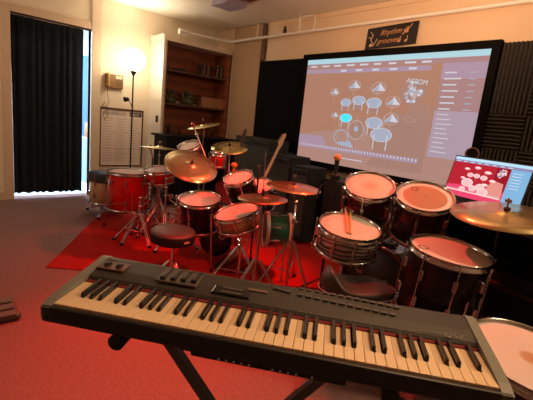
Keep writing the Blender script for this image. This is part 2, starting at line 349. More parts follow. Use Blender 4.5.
cp = [(XL+.06, yh, zb), (XL+.05, yh+.005, zb-.1), (XL+.03, yh+.04, zb-.2), (XL+.02, yh-.0, zb-.28), (XL+.02, yh-.06, zb-.27), (XL+.02, yh-.02, zb-.22)]
MB().tube(cp, .005, 6).build('cord', mat('cord_tan', (.33, .22, .12), .6), ph)
tag(MB().tube([(XL+.014, py0+.08, pz1+.0), (XL+.03, py0+.02, pz1-.06), (XL+.03, py0+.05, pz1-.16), (XL+.03, py0+.09, pz1-.1), (XL+.014, py0+.08, pz1+.01)], .005, 6).build('hanging_cord', mat('cord_tan', (0, 0, 0))), 'small loop of tan cord hung over the corner of the poster', 'cord')
# floor lamp
LX = -5.62; q = at_x(133.5, 72, LX); LY = q.y; LZ = q.z
la = thing('floor_lamp', 'black torchiere floor lamp glowing against the left wall', 'lamp', (LX, LY, 0))
MB(Matrix.Translation((LX, LY, 0))).lathe([(0, 0), (.13, 0), (.13, .015), (.02, .03), (0, .03)], 32).build('base', BMETAL, la)
MB().tube([(LX, LY, .03), (LX, LY, LZ-.03)], .011, 10).build('pole', BMETAL, la)
MB(Matrix.Translation((LX, LY, LZ-.05))).lathe([(.012, 0), (.02, .01), (.055, .075), (.05, .078), (.012, .02)], 24).build('cup', BMETAL, la)
MB(Matrix.Translation((LX, LY, LZ+.165))).lathe([(0, -.155), (.05, -.15), (.10, -.12), (.14, -.07), (.158, 0), (.14, .075), (.10, .12), (.05, .148), (0, .155)], 32).build('lamp_shade', mat('frosted_glass_lit', (.9, .85, .75), .5, emit=(1, .82, .56), estr=17), la)
rl = at_x(126, 99, LX+.05)
MB().tube([(LX, LY, rl.z-.12), (LX+.02, LY-.03, rl.z-.06), (LX+.05, rl.y+.03, rl.z), (LX+.05, rl.y, rl.z)], .006, 8).build('side_arm', BMETAL, la)
MB(frame(V((LX+.05, rl.y+.02, rl.z)), V((0, -1, -.2)))).lathe([(0, -.02), (.02, -.02), (.028, 0), (.036, .045), (.03, .045), (0, .0)], 18).build('reading_shade', BMETAL, la)
# ================================================================== FRONT WALL: screen, boards, sign
BL = mat('black_board', (.005, .005, .005), .9, spec=.1)
tag(MB().box((-4.93, YF-.03, .0), (-3.90, YF-.003, 2.25), bev=.002).build('blackout_panel', BL), 'tall plain black panel on the front wall left of the projection screen', 'panel')
sx0, sx1, sz0, sz1 = -3.78, -1.50, .918, 2.215
sc = thing('projection_screen', 'large projection screen in a black frame showing drum software', 'screen', ((sx0+sx1)/2, YF-.03, sz0))
fr = MB(); o = .07
fr.box((sx0-o, YF-.075, sz1), (sx1+o, YF-.005, sz1+o)); fr.box((sx0-o, YF-.075, sz0-o), (sx1+o, YF-.005, sz0)); fr.box((sx0-o, YF-.075, sz0), (sx0, YF-.005, sz1)); fr.box((sx1, YF-.075, sz0), (sx1+o, YF-.005, sz1))
fr.build('screen_frame', mat('black_velvet', (.005, .0045, .005), .9, spec=.1), sc)
MB().box((sx0, YF-.05, sz0), (sx1, YF-.01, sz1)).build('screen_sheet', mat('screen_fabric', (.4, .38, .36), .8), sc)
# picture thrown on the screen: one mesh, one material per tone
def UV(px, py): q = at_y(px, py, YF-.05); return ((q.x-sx0)/(sx1-sx0), (q.z-sz0)/(sz1-sz0))
def picture(name, P0, ex, ez, nrm, W, Hh, uvf, tones, shapes, parent, sq):
    """flat shapes layered on a surface; uv in 0..1; P0 = bottom-left corner"""
    m = MB(); lay = [0]
    def poly(pts, mi, top=True):
        lay[0] += .00002
        m.add([(P0+ex*(min(1, max(0, u))*W)+ez*(min(1, max(0, v))*Hh)+nrm*(.0006+lay[0]))[:] for u, v in pts], [tuple(range(len(pts)))], mi)
    for kind, mi, *a in shapes:
        if kind == 'r': u0, v0, u1, v1 = a; poly([(u0, v0), (u1, v0), (u1, v1), (u0, v1)], mi)
        elif kind == 'p': poly(a[0], mi)
        elif kind == 'e':
            (u, v), ru, rv = a; poly([(u+ru*math.cos(2*PI*k/22), v+rv*math.sin(2*PI*k/22)) for k in range(22)], mi)
        elif kind == 'o':
            (u, v), ru, rv, tk = a; n = 24
            for k in range(n):
                if k: lay[0] -= .00002
                a0, a1 = 2*PI*k/n, 2*PI*(k+1)/n
                poly([(u+ru*math.cos(a0), v+rv*math.sin(a0)), (u+ru*math.cos(a1), v+rv*math.sin(a1)), (u+ru*(1-tk)*math.cos(a1), v+rv*(1-tk)*math.sin(a1)), (u+ru*(1-tk)*math.cos(a0), v+rv*(1-tk)*math.sin(a0))], mi)
    return m.build(name, tones, parent)
def kit_shapes(R, bigk=1.0):
    """the drum-software picture; R = random source; tone ids below"""
    S = []
    S.append(('r', 0, 0, 0, 1, 1))                      # brown stage
    S.append(('p', 1, [(0, 0), (1, 0), (1, .30), (.62, .44), (.0, .26)]))   # paler floor
    S.append(('p', 8, [(.50, .05), (.80, .05), (.80, .52), (.60, .52)]))
    S.append(('r', 2, 0, .955, 1, 1)); S.append(('r', 9, 0, .915, 1, .955)); S.append(('r', 3, 0, .865, .76, .905))
    for i in range(9): S.append(('r', 5, .03+i*.085, .925, .07+i*.085+R.random()*.02, .94))
    for i in range(5): S.append(('r', 5, .25+i*.1, .877, .29+i*.1, .893))
    S.append(('r', 3, .81, .2, 1, .915)); S.append(('r', 9, .81, .56, 1, .80))
    for i in range(13): S.append(('r', 5, .825, .84-i*.045, .87+R.random()*.03, .85-i*.045)); S.append(('r', 4, .93, .84-i*.045, .96, .847-i*.045))
    S.append(('p', 3, [(0, .13), (.77, .13), (.77, .17), (0, .17)]))
    for i in range(40): S.append(('r', 5, .02+i*.019, .145, .026+i*.019, .165))
    S.append(('p', 3, [(.0, .17), (.22, .17), (.18, .26), (.0, .25)]))
    S.append(('r', 5, .34, .07, .47, .078))
    def cym(u, v, s): s *= 1.25; S.append(('o', 6, (u, v), .028*s, .034*s, .1)); S.append(('p', 5, [(u-.026*s, v-.018*s), (u+.028*s, v-.016*s), (u+.004*s, v+.028*s)])); S.append(('p', 4, [(u-.026*s, v-.018*s), (u+.0, v-.018*s), (u+.002*s, v+.02*s)])); S.append(('r', 6, u-.001, v-.1*s, u+.001, v-.02))
    def tom(u, v, s, mi=4): s *= 1.2; S.append(('p', 8, [(u-.03*s, v), (u+.03*s, v), (u+.026*s, v-.07*s), (u-.026*s, v-.07*s)])); S.append(('e', mi, (u, v), .032*s, .032*s)); S.append(('o', 5, (u, v), .033*s, .033*s, .08)); S.append(('r', 5, u-.022*s, v-.07*s, u-.019*s, v)); S.append(('r', 5, u+.018*s, v-.07*s, u+.021*s, v))
    return S, cym, tom
TONES = [emis('screen_brown', (.42, .20, .13)), emis('screen_tan', (.42, .235, .19)), emis('screen_cyan_white', (.42, .66, .74)), emis('screen_lilac', (.40, .27, .36)), emis('screen_pale_blue', (.38, .42, .54)),
         emis('screen_white', (.62, .62, .68)), emis('screen_grey_pink', (.50, .38, .38)), emis('screen_bright_cyan', (.06, .80, .95)), emis('screen_dark_tan', (.38, .21, .165)), emis('screen_mauve_brown', (.39, .215, .215)), emis('screen_side', (.42, .31, .38))]
S, cym, tom = kit_shapes(random.Random(3))
S += [('r', 10, .81, .2, 1, .56)]
for i in range(9): S.append(('r', 5, .825, .53-i*.036, .875+.01*(i % 3), .536-i*.036))
for px, py, s in ((334.8, 92, .9), (354.8, 85.5, 1.1), (378.8, 88, 1.2), (393, 102, 1.15), (391, 119, 1.2), (335, 115, .7)): cym(*UV(px, py), s)
for px, py, s in ((346, 102.5, .9), (359, 100.5, 1.05), (374, 103, 1.15)): tom(*UV(px, py), s)
u, v = UV(356, 130); S += [('e', 8, (u, v), .048, .085), ('o', 6, (u, v), .05, .09, .1), ('e', 4, (u, v+.01), .015, .025)]
u, v = UV(341, 137); S += [('o', 4, (u, v), .052, .07, .12), ('e', 4, (u+.03, v-.06), .05, .02), ('p', 4, [(u+.02, v-.08), (u+.09, v-.09), (u+.06, v-.02)])]
tom(*UV(374, 123), 1.3); tom(*UV(381, 135), 1.55)
tom(*UV(346, 118), 1.05, 7)
for k in range(6): px = 338+k*9; S.append(('r', 6, UV(px, 130)[0], .25+.02*(k % 3), UV(px, 130)[0]+.002, .5))
u, v = UV(413, 92); S += [('e', 8, (u, v), .06, .11)]
R5 = random.Random(5)
for k in range(34):
    a, rr = R5.random()*6.28, R5.random()**.6; S.append(('e', [4, 5, 6][k % 3], (u+.045*rr*math.cos(a), v+.08*rr*math.sin(a)), .009, .013))
S += [('r', 8, u-.01, v-.2, u+.10, v-.1), ('o', 6, UV(410, 120), .03, .02, .1)]
pic = picture('projected_picture', V((sx0, YF-.05, sz0)), V((1, 0, 0)), V((0, 0, 1)), V((0, -1, 0)), sx1-sx0, sz1-sz0, UV, TONES, S, sc, 1)
q = at_y(408, 82.5, YF-.052)
text('picture_title', 'AGEOM', Matrix.Translation((q.x-.02, YF-.059, q.z-.0)) @ Matrix.Rotation(PI/2, 4, 'X') @ Matrix.Rotation(-.12, 4, 'Z'), .07, emis('screen_white', (0, 0, 0)), sc, ext=.0003)
# sign over the screen
sg = thing('wooden_sign', 'small black sign with copper hand lettering resting on the screen frame', 'sign', (-2.55, YF-.04, 2.29))
sgm = MB(Matrix(((1, 0, 0, 0), (0, .97, -.1, 0), (0, .1, 1, 0), (0, 0, 0, 1))))
a = V((-2.895, YF-.06, 2.292)); ww, hh = .625, .235
SM = Matrix.Translation(a) @ Matrix.Rotation(.035, 4, 'Y').inverted() @ Matrix.Rotation(-.10, 4, 'X')
MB(SM).box((0, 0, 0), (ww, .012, hh), bev=.003).build('board', mat('black_sign_board', (.014, .010, .009), .6), sg)
COP = mat('copper_paint', (.55, .27, .12), .5); TT = SM @ Matrix.Translation((0, -.001, 0)) @ Matrix.Rotation(PI/2, 4, 'X')
text('lettering', 'Rhythm &', TT @ Matrix.Translation((.175, .135, 0)), .085, COP, sg, shear=.35)
text('lettering', 'grooves', TT @ Matrix.Translation((.155, .045, 0)), .085, COP, sg, shear=.35)
g = MB(SM @ Matrix.Translation((0, -.003, 0)))
g.tube([(.05, 0, .19), (.09, 0, .15), (.065, 0, .10), (.10, 0, .06), (.06, 0, .045)], .005, 6); g.tube([(.03, 0, .13), (.07, 0, .12)], .004, 6); g.tube([(.11, 0, .03), (.15, 0, .10)], .004, 6)
g.ball((.08, 0, .035), .022, sq=(1.3, .1, .6), n=12)
g.build('guitar_drawing', mat('pale_copper_paint', (.62, .45, .33), .5), sg)
g = MB(SM @ Matrix.Translation((0, -.003, 0)))
g.tube([(.56, 0, .215), (.51, 0, .15)], .004, 6); g.ball((.50, 0, .145), .026, sq=(1, .1, .8), n=12); g.build('guitar_drawing', COP, sg)
for x_, r_, h_ in ((.43, .02, .05), (.51, .018, .045), (.465, .012, .12)):
    g = MB(SM @ Matrix.Translation((0, -.003, 0))); g.ball((x_, 0, h_), r_, sq=(1, .1, .8), n=12); g.tube([(x_+r_*.8, 0, h_), (x_+r_*.8, 0, h_+.05)], .004, 6); g.build('note_drawing', COP, sg)
# acoustic foam
FOAM = mat('charcoal_foam', (.05, .042, .038), .9)
def foam(x, z, s, hor, lab):
    m = MB(); n = 9; st = s/n; y1 = YF-.003; y0 = YF-.02; yp = YF-.055
    m.box((x, y0, z), (x+s-.003, y1, z+s-.003))
    for i in range(n):
        if hor:
            a, b = z+i*st, z+(i+1)*st-.003; c = (a+b)/2
            m.add([(x, y0, a), (x, y0, b), (x, yp, c), (x+s-.003, y0, a), (x+s-.003, y0, b), (x+s-.003, yp, c)], [(0, 2, 1), (3, 4, 5), (0, 3, 5, 2), (2, 5, 4, 1)])
        else:
            a, b = x+i*st, x+(i+1)*st-.003; c = (a+b)/2
            m.add([(a, y0, z), (b, y0, z), (c, yp, z), (a, y0, z+s-.003), (b, y0, z+s-.003), (c, yp, z+s-.003)], [(0, 1, 2), (3, 5, 4), (0, 2, 5, 3), (2, 1, 4, 5)])
    return tag(m.build('foam_tile', FOAM), lab, 'foam tile', 'acoustic foam tiles right of the screen')
fs_ = .31; names = {0: 'nearest the screen', 1: 'second from the screen', 2: 'third from the screen'}
rown = ['bottom row behind the ride cymbal', 'fourth row from the top', 'third row from the top', 'second row from the top', 'top row']
x0 = sx1+.075; z0 = 2.265-5*fs_
for ci in range(3):
    for ri in range(5):
        hor = {(0, 2): 1, (1, 3): 1, (1, 1): 1, (2, 2): 1, (0, 0): 1}.get((ci, ri), 0)
        foam(x0+ci*fs_, z0+ri*fs_, fs_, hor, 'charcoal foam tile with %s ridges, %s, %s' % ('level' if hor else 'upright', names[ci], rown[ri]))
# ================================================================== DRUM BUILDERS
def normal(P, tilt, side):
    """lean the top towards the viewer by tilt, to the right by side (degrees)"""
    t = V((-P.x, -P.y, 0)).normalized(); r = V((0, 0, 1)).cross(t)
    n = V((0, 0, 1)) + t*math.tan(math.radians(tilt)) + r*math.tan(math.radians(side))
    return n.normalized()
def cfg(d, k, v): return d.get(k, v)
def drum(name, label, cat, P, D, dep, tilt, side, shell, head=HEAD, hoop=CHROME, nl=8, group=None, bottom=True, n=None, logo=False, mount=False):
    n = n or normal(P, tilt, side); R = D/2; M = frame(P, n)
    t = thing(name, label, cat, P, group)
    MB(M).lathe([(R*.93, -.012), (R*.93, -dep+.012), (R*.90, -dep+.012), (R*.90, -.012)], 48).build('shell', shell, t)
    hd = MB(M); k = 48
    hd.lathe([(0, 0), (R*.5, .0), (R*.90, 0), (R*.945, -.006), (R*.95, -.02), (R*.92, -.022)], k); hd.build('batter_head', head, t)
    def hp(z): return MB(M).lathe([(R*.945, z-.022), (R*1.0, z-.022), (R*1.0, z-.012), (R*.965, z-.010), (R*.965, z+.010), (R*.985, z+.012), (R*.98, z+.015), (R*.945, z+.012), (R*.945, z-.022)], 56)
    hp(0).build('hoop', hoop, t)
    if bottom:
        MB(M).lathe([(R*.94, -dep-.010), (R*1.0, -dep-.010), (R*1.0, -dep+.014), (R*.94, -dep+.016), (R*.94, -dep-.010)], 56).build('hoop', hoop, t)
        MB(M).lathe([(0, -dep), (R*.93, -dep), (R*.93, -dep+.012)], 40).build('resonant_head', head if dep < .2 else mat('clear_head', (.5, .45, .42), .3), t)
    for i in range(nl):
        a = 2*PI*(i+.35)/nl; Ml = M @ Matrix.Rotation(a, 4, 'Z') @ Matrix.Translation((R*.94, 0, 0))
        lg = MB(Ml); lz = -dep*.5 if dep < .2 else -.10
        lg.box((-.004, -.011, lz-.028), (.018, .011, lz+.028), bev=.005); lg.tube([(.022, 0, lz), (.022, 0, -.008)], .0035, 6); lg.tube([(.022, 0, -.008), (.022, 0, .008)], .006, 6)
        if bottom:
            if dep >= .2: lg.box((-.004, -.011, -dep+.07), (.018, .011, -dep+.126), bev=.005); lg.tube([(.022, 0, lz), (.022, 0, -dep-.006)], .0035, 6)
            else: lg.tube([(.022, 0, lz), (.022, 0, -dep-.006)], .0035, 6)
        lg.build('lug', hoop, t)
    if logo:
        MB(M).lathe([(R*.10, .0012), (R*.13, .0012)], 24, M=Matrix.Translation(V(logo)*R)).build('head_badge', BLACK, t)
    return t, M, R
def legs_for(t, M, R, dep, n=3, zt=.3, mat_=CHROME, spread=.04, ph=.6):
    for i in range(n):
        a = ph+2*PI*i/n; p0 = M @ V((R*1.02*math.cos(a), R*1.02*math.sin(a), -dep*.45)); p1 = M @ V((R*1.03*math.cos(a), R*1.03*math.sin(a), -dep-.02))
        q = V((p1.x, p1.y, .02)); dr = V((math.cos(a), math.sin(a), 0))
        q = q+(M.to_3x3() @ dr)*spread; q.z = .02
        l = MB().tube([p0, p1, q], .006, 8).build('leg', mat_, t)
        MB().tube([(q.x, q.y, .01), (q.x, q.y, .04)], [.014, .011], 10).build('foot', RUBBER, l)
def cymbal_mb(M, D, bell=.22, drop=.05):
    R = D/2; b = R*bell; hb = b*.32; dr = R*drop
    prof = [(.005, 0), (b*.5, -hb*.25), (b*.85, -hb*.65), (b, -hb), (b*1.08, -hb*1.1), (R*.6, -hb-dr*.5), (R, -hb*1.1-dr), (R, -hb*1.1-dr-.002), (R*.6, -hb-dr*.5-.002), (b, -hb-.003), (b*.5, -hb*.25-.003), (.005, -.003)]
    return MB(M).lathe(prof, 64)
def tripod(t, base, top, zc, rad, m=CHROME, ph=0, double=True, r=.011, legr=.007, n=3):
    """legs from a collar at height zc to feet on the floor at radius rad"""
    for i in range(n):
        a = ph+2*PI*i/n; d = V((math.cos(a), math.sin(a), 0)); f = fl(base)+d*rad+V((0, 0, .012))
        l = MB(); w = V((-d.y, d.x, 0))*.009
        c = fl(base, zc)+d*.02
        if double:
            l.tube([c+w, f+w+V((0, 0, .01))], legr*.8, 6); l.tube([c-w, f-w+V((0, 0, .01))], legr*.8, 6)
        else: l.tube([c, f+V((0, 0, .01))], legr, 8)
        l.tube([fl(base, zc*.35)+d*.012, c.lerp(f, .55)], legr*.7, 6)
        lo = l.build('leg', m, t)
        MB(Matrix.Translation(f)).box((-.016, -.016, -.012), (.016, .016, .02), bev=.006).build('foot', RUBBER, lo)
def cymbal_stand(label, P, D, tilt, side, m, base=None, ph=0, group=None, rad=.28, boom=None, bell=.22, stem=.05, pm=CHROME, name='cymbal_stand', drop=.05, zc=.42):
    n = normal(P, tilt, side); base = fl(base) if base is not None else fl(P)
    t = thing(name, label, 'cymbal', P, group); M = frame(P, n)
    cymbal_mb(M, D, bell, drop).build('cymbal', m, t)
    w = MB(M); w.tube([(0, 0, 0), (0, 0, .012)], .016, 12); w.tube([(0, 0, .008), (0, 0, stem)], .004, 8); w.build('felt_washer', mat('dark_felt', (.05, .02, .02), .9), t)
    w = MB(M); w.box((-.016, -.004, stem-.022), (.016, .004, stem-.004), bev=.003); w.tube([(0, 0, stem-.025), (0, 0, stem)], .007, 8); w.build('wing_nut', CHROME, t)
    und = M @ V((0, 0, -.06))
    if boom:
        J = fl(base, boom); pl = MB(); pl.tube([fl(base, .03), J], [.0125, .0095], 10); pl.build('pole', pm, t)
        dr = (und-J).normalized(); MB().tube([J-dr*.12, und], .007, 8).build('boom_arm', pm, t); MB().ball(J, .022, n=10).build('joint', pm, t)
    else:
        J = fl(base, max(.3, und.z-.05)); MB().tube([fl(base, .03), fl(base, J.z*.55)], .0135, 10).build('pole', pm, t); MB().tube([fl(base, J.z*.55), J, und], [.009, .009, .007], 10).build('upper_pole', pm, t)
        MB().ball(J, .018, n=10).build('joint', pm, t)
    MB().tube([und, M @ V((0, 0, .0))], .005, 8).build('tilter', pm, t)
    cz = MB(); cz.tube([fl(base, zc*1.35), fl(base, zc*1.35+.04)], .019, 10); cz.tube([fl(base, zc*1.35+.02), fl(base, zc*1.35+.02)+V((.045, 0, 0))], .006, 8); cz.build('clamp', pm, t)
    tripod(t, base, und, zc, rad, pm, ph)
    return t
def stand_for(name, label, P, R, n_, zc=.34, rad=.26, ph=0, dep=.16, m=CHROME, base=None):
    """snare stand: basket arms under a drum whose head centre is P"""
    und = P-n_*(dep+.035); base = fl(und) if base is None else base; t = thing(name, label, 'drum stand', fl(base))
    MB().tube([fl(base, .03), und-n_*.06], .011, 10).build('pole', m, t)
    Mb = frame(und, n_)
    for i in range(3):
        a = ph+.5+2*PI*i/3; c, s = math.cos(a), math.sin(a)
        MB(Mb).tube([(0, 0, -.06), (R*.55*c, R*.55*s, -.004), (R*1.06*c, R*1.06*s, .0), (R*1.07*c, R*1.07*s, .03)], .006, 8).build('basket_arm', m, t)
    tripod(t, base, und, zc, rad, m, ph)
    return t
brass = lambda nm, R, c=(.62, .42, .16), rough=.33: radial(nm, [(0, tuple(x*1.15 for x in c)), (.25, c), (.7, tuple(x*.85 for x in c)), (1, tuple(x*.95 for x in c))], R, rough*.85, .9, rings=150)
BURG = mat('burgundy_lacquer', (.035, .005, .006), .16, coat=.8)
BLKSH = mat('black_lacquer_shell', (.007, .006, .006), .3, coat=.15, spec=.3)
# ---------------- right-hand kit
P = at_z(450.5, 251.5, .81)
ORH = radial('two_ply_head_floor', [(0, (.70, .62, .55)), (1, (.72, .64, .57))], .22)
t, M, R = drum('floor_tom', 'largest dark burgundy floor tom behind the right end of the keyboard', 'drum', P, .405, .34, 4, 4, mat('dark_burgundy_lacquer', (.007, .004, .004), .3, coat=.1, spec=.3), ORH, nl=8, logo=(-.62, .25, 0)); legs_for(t, M, R, .36, ph=.4)
P = at_z(425, 197, 1.01)
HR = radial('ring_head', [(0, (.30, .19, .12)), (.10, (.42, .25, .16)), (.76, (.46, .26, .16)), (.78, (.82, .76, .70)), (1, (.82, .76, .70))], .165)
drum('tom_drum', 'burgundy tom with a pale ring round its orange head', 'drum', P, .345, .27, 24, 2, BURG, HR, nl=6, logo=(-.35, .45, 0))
P = at_z(370, 186, 1.02)
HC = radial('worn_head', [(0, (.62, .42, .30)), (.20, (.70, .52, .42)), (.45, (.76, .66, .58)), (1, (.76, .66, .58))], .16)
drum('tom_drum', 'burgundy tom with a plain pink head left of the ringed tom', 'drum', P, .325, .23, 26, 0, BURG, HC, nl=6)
P = at_z(350, 227, .80); SNP = P; sn = normal(P, 12, 4)
OY = banded('oyster_grey_wrap', (.55, .47, .44), (.04, .055, .05), 5, 7, .22, .6, (.9, .9, 2.6))
HS = radial('snare_head_grey_rim', [(0, (.76, .70, .62)), (.6, (.76, .70, .62)), (.9, (.66, .66, .56)), (1, (.62, .64, .54))], .19)  # rim is a greyer green than the middle
t, M, R = drum('snare_drum', 'snare drum in striped oyster wrap with two sticks on its head', 'drum', P, .375, .15, 11, 4, OY, HS, nl=10)
MB(M).box((R*.96, -.02, -.12), (R*.96+.03, .02, -.04), bev=.006).build('strainer', CHROME, t)
stand_for('snare_stand', 'chrome stand holding up the striped snare drum', P, R, sn, ph=.3, dep=.15, base=fl(P-sn*.18))
for i, (a, b) in enumerate((((345.5, 209), (348.5, 233)), ((350, 209), (351, 234)))):
    A = at_z(a[0], a[1]+6, .80); B = at_z(b[0], b[1], .80)
    # sticks lie on the head plane
    def onhead(px, py, up=.008):
        d = ray(px, py); o = V((0, 0, H)); k = (SNP-o).dot(sn)/d.dot(sn); return o+d*k+sn*up
    A = onhead(b[0]-1.5+i*.5, b[1]+1, .008); B = onhead(a[0], a[1]-1, .012)
    d = (B-A); B = A+d.normalized()*.36
    tag(MB().tube([A, A+(B-A)*.7, A+(B-A)*.93, A+(B-A)*.97, B], [.0072, .007, .0035, .0055, .003], 10).build('drumstick', mat('hickory_wood', (.72, .42, .18), .45)),
        ['left one of two wooden drumsticks on the striped snare', 'right one of two wooden drumsticks on the striped snare'][i], 'drumstick', 'drumsticks on the striped snare')
# bass drum of right kit
bp = V((-1.40, 2.42, .285)); bdir = V((-.05, 1, 0)).normalized()
t = thing('bass_drum', 'big black bass drum under the two burgundy toms', 'drum', fl(bp))
Mb = frame(bp, -bdir); R = .28
MB(Mb).lathe([(R*.96, 0), (R*.96, -.42)], 56).build('shell', mat('grey_black_wrap', (.10, .09, .10), .25, coat=.6), t)
MB(Mb).lathe([(0, .01), (R*.93, .01), (R*.95, 0)], 48).build('batter_head', mat('black_head', (.010, .010, .011), .45), t)
MB(Mb).lathe([(0, -.43), (R*.93, -.43), (R*.95, -.42)], 48).build('front_head', mat('black_head', (0, 0, 0)), t)
for z in (0, -.42): MB(Mb).lathe([(R*.95, z-.018), (R*1.04, z-.018), (R*1.04, z+.018), (R*.95, z+.018), (R*.95, z-.018)], 56).build('wood_hoop', BURG, t)
for i in range(8):
    a = 2*PI*(i+.5)/8; lg = MB(Mb @ Matrix.Rotation(a, 4, 'Z')); lg.box((R*.95, -.012, -.12), (R*1.02, .012, -.06), bev=.005); lg.tube([(R*1.06, 0, .03), (R*1.0, 0, -.09)], .004, 6); lg.build('lug', CHROME, t)
for s in (-1, 1):
    MB().tube([bp+bdir*.3+V((s*.2, 0, -.1)), V((bp.x+s*.36, bp.y+.34, .012))], .008, 8).build('spur', CHROME, t)
tm = MB(); tb = bp+bdir*.14+V((0, 0, R-.01)); tm.tube([tb, tb+V((0, 0, .30))], .014, 10); tm.build('tom_post', CHROME, t)
for px, py, z in ((370, 200, .92), (424, 212, .90)):
    e = at_z(px, py, z); MB().tube([tb+V((0, 0, .25)), tb+V(((e.x-tb.x)*.6, 0, .33)), tb+V(((e.x-tb.x)*.75, (e.y-tb.y)*.5, .33))], .009, 8).build('tom_arm', CHROME, t)
MB().box(tb+V((-.05, -.05, .0)), tb+V((.05, .03, .035)), bev=.008).build('tom_bracket', BMETAL, t)
# kick pedal
t = thing('kick_pedal', 'black kick pedal at the foot of the big bass drum', 'pedal', (-1.28, 2.2, 0))
MB(Matrix.Translation((-1.28, 2.12, .03)) @ Matrix.Rotation(.25, 4, 'X')).box((-.045, -.13, 0), (.045, .13, .012), bev=.004).build('footboard', BMETAL, t)
MB().tube([(-1.34, 2.28, .01), (-1.34, 2.28, .2), (-1.22, 2.28, .2), (-1.22, 2.28, .01)], .008, 8).build('pedal_frame', CHROME, t)
MB().tube([(-1.28, 2.28, .2), (-1.28, 2.34, .34)], .004, 6).ball((-1.28, 2.345, .35), .025, n=10).build('beater', mat('grey_felt', (.2, .18, .18), .9), t)
# ride cymbal
P = at_z(507, 210, 1.045)
cymbal_stand('large brass ride cymbal in front of the laptop', P, .515, 8, -3, brass('ride_bronze', .26, (.66, .55, .28), .3), base=fl(P)+V((-.02, .02, 0)), ph=.9, stem=.06, pm=BMETAL, bell=.2, rad=.3)
# white headed snare beside keyboard
P = at_z(531, 358, .63)
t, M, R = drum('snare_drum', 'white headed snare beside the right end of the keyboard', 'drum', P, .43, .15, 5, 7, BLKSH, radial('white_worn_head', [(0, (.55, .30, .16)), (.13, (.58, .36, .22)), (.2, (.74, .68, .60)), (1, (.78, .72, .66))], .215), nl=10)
stand_for('snare_stand', 'stand under the white headed snare by the keyboard', P, R, normal(P, 5, 7), ph=1.1, dep=.15)
# throne with saddle seat
P = at_z(358, 286, .56)
t = thing('drum_throne', 'brown black saddle-shaped drum throne behind the keyboard', 'stool', fl(P))
rr = V((RT.x, RT.y, 0)).normalized(); ff = V((-rr.y, rr.x, 0))
mb = MB(Matrix(((rr.x, ff.x, 0, P.x), (rr.y, ff.y, 0, P.y), (0, 0, 1, P.z), (0, 0, 0, 1))))
nu, nv = 44, 28; vs = []; fs = []
def prof(s):   # s in -1..1 along length -> half width, top height, thickness
    wv = .135*math.sqrt(max(0, 1-abs(s)**3.2))*(.72+.28*math.sin((s+1)*PI/2)); 
    tz = .085*math.exp(-((s+.78)/.26)**2)+.012*math.exp(-((s-.45)/.4)**2)-.012
    return wv, tz
for i in range(nu+1):
    s = -1+2*i/nu; wv, tz = prof(s*.999)
    for j in range(nv):
        a = 2*PI*j/nv; cy, sz = math.cos(a), math.sin(a)
        yy = wv*math.copysign(abs(cy)**.75, cy); ed = (1-abs(s)**6)
        zz = (tz+.0*sz if sz > 0 else 0)+(.028*abs(sz)**.6 if sz > 0 else -.055*abs(sz)**.5*ed)
        if sz > 0: zz = (tz+.022*ed)*abs(sz)**.45
        vs.append((s*.203, yy, zz))
for i in range(nu):
    for j in range(nv):
        j2 = (j+1) % nv; fs.append((i*nv+j, (i+1)*nv+j, (i+1)*nv+j2, i*nv+j2))
fs.append(tuple(range(nv))); fs.append(tuple(nu*nv+k for k in range(nv))[::-1])
mb.add(vs, fs, 0, True); mb.build('seat', mat('worn_brown_leather', (.04, .032, .027), .42, var=.25, scale=12, bump=.2, bscale=40), t)
pi_ = MB(mb.M); pts = []
for k in range(61):
    a = 2*PI*k/60; s = math.cos(a); wv, tz = prof(s*.98); pts.append((s*.205, math.copysign(wv*1.01, math.sin(a)) if abs(math.sin(a)) > .02 else 0, -.022))
pi_.tube(pts, .004, 6); pi_.build('piping', mat('grey_piping', (.35, .30, .28), .5), t)
MB().tube([fl(P, .1), fl(P, P.z-.05)], .014, 10).build('pole', CHROME, t)
tripod(t, fl(P), P, .24, .31, CHROME, ph=-1.75, legr=.008)
# ---------------- centre: crash, hi-hat
P = at_z(294, 184, .855)
cymbal_stand('red lit crash cymbal on the straight stand in the middle', P, .48, 3, 2, brass('crash_bronze', .24, (.60, .36, .18), .28), base=at_z(286, 288, 0), ph=2.1, stem=.085, rad=.26)
P = at_z(263, 196, .82)
t = thing('hi_hat', 'dark bronze hi-hat pair with a tall thin pull rod', 'cymbal', P); n = normal(P, 1, -2); M = frame(P, n); hb = brass('hat_bronze', .18, (.30, .20, .10), .36)
cymbal_mb(M, .37).build('top_cymbal', hb, t); cymbal_mb(M @ Matrix.Translation((0, 0, -.045)) @ Matrix.Rotation(PI, 4, 'X'), .37).build('bottom_cymbal', hb, t)
MB(M).tube([(0, 0, -.1), (0, 0, .32)], .0035, 8).build('pull_rod', DCHROME, t)
MB(M).tube([(0, 0, 0), (0, 0, .05)], .011, 10).build('clutch', BMETAL, t)
MB().tube([fl(P, .04), P-V((0, 0, .08))], .011, 10).build('pole', DCHROME, t)
MB(Matrix.Translation(fl(P)) @ Matrix.Rotation(-2.1, 4, 'Z')).box((.02, -.04, .02), (.28, .04, .032), bev=.004).build('footboard', DCHROME, t)
tripod(t, P, P, .33, .25, DCHROME, ph=.5)
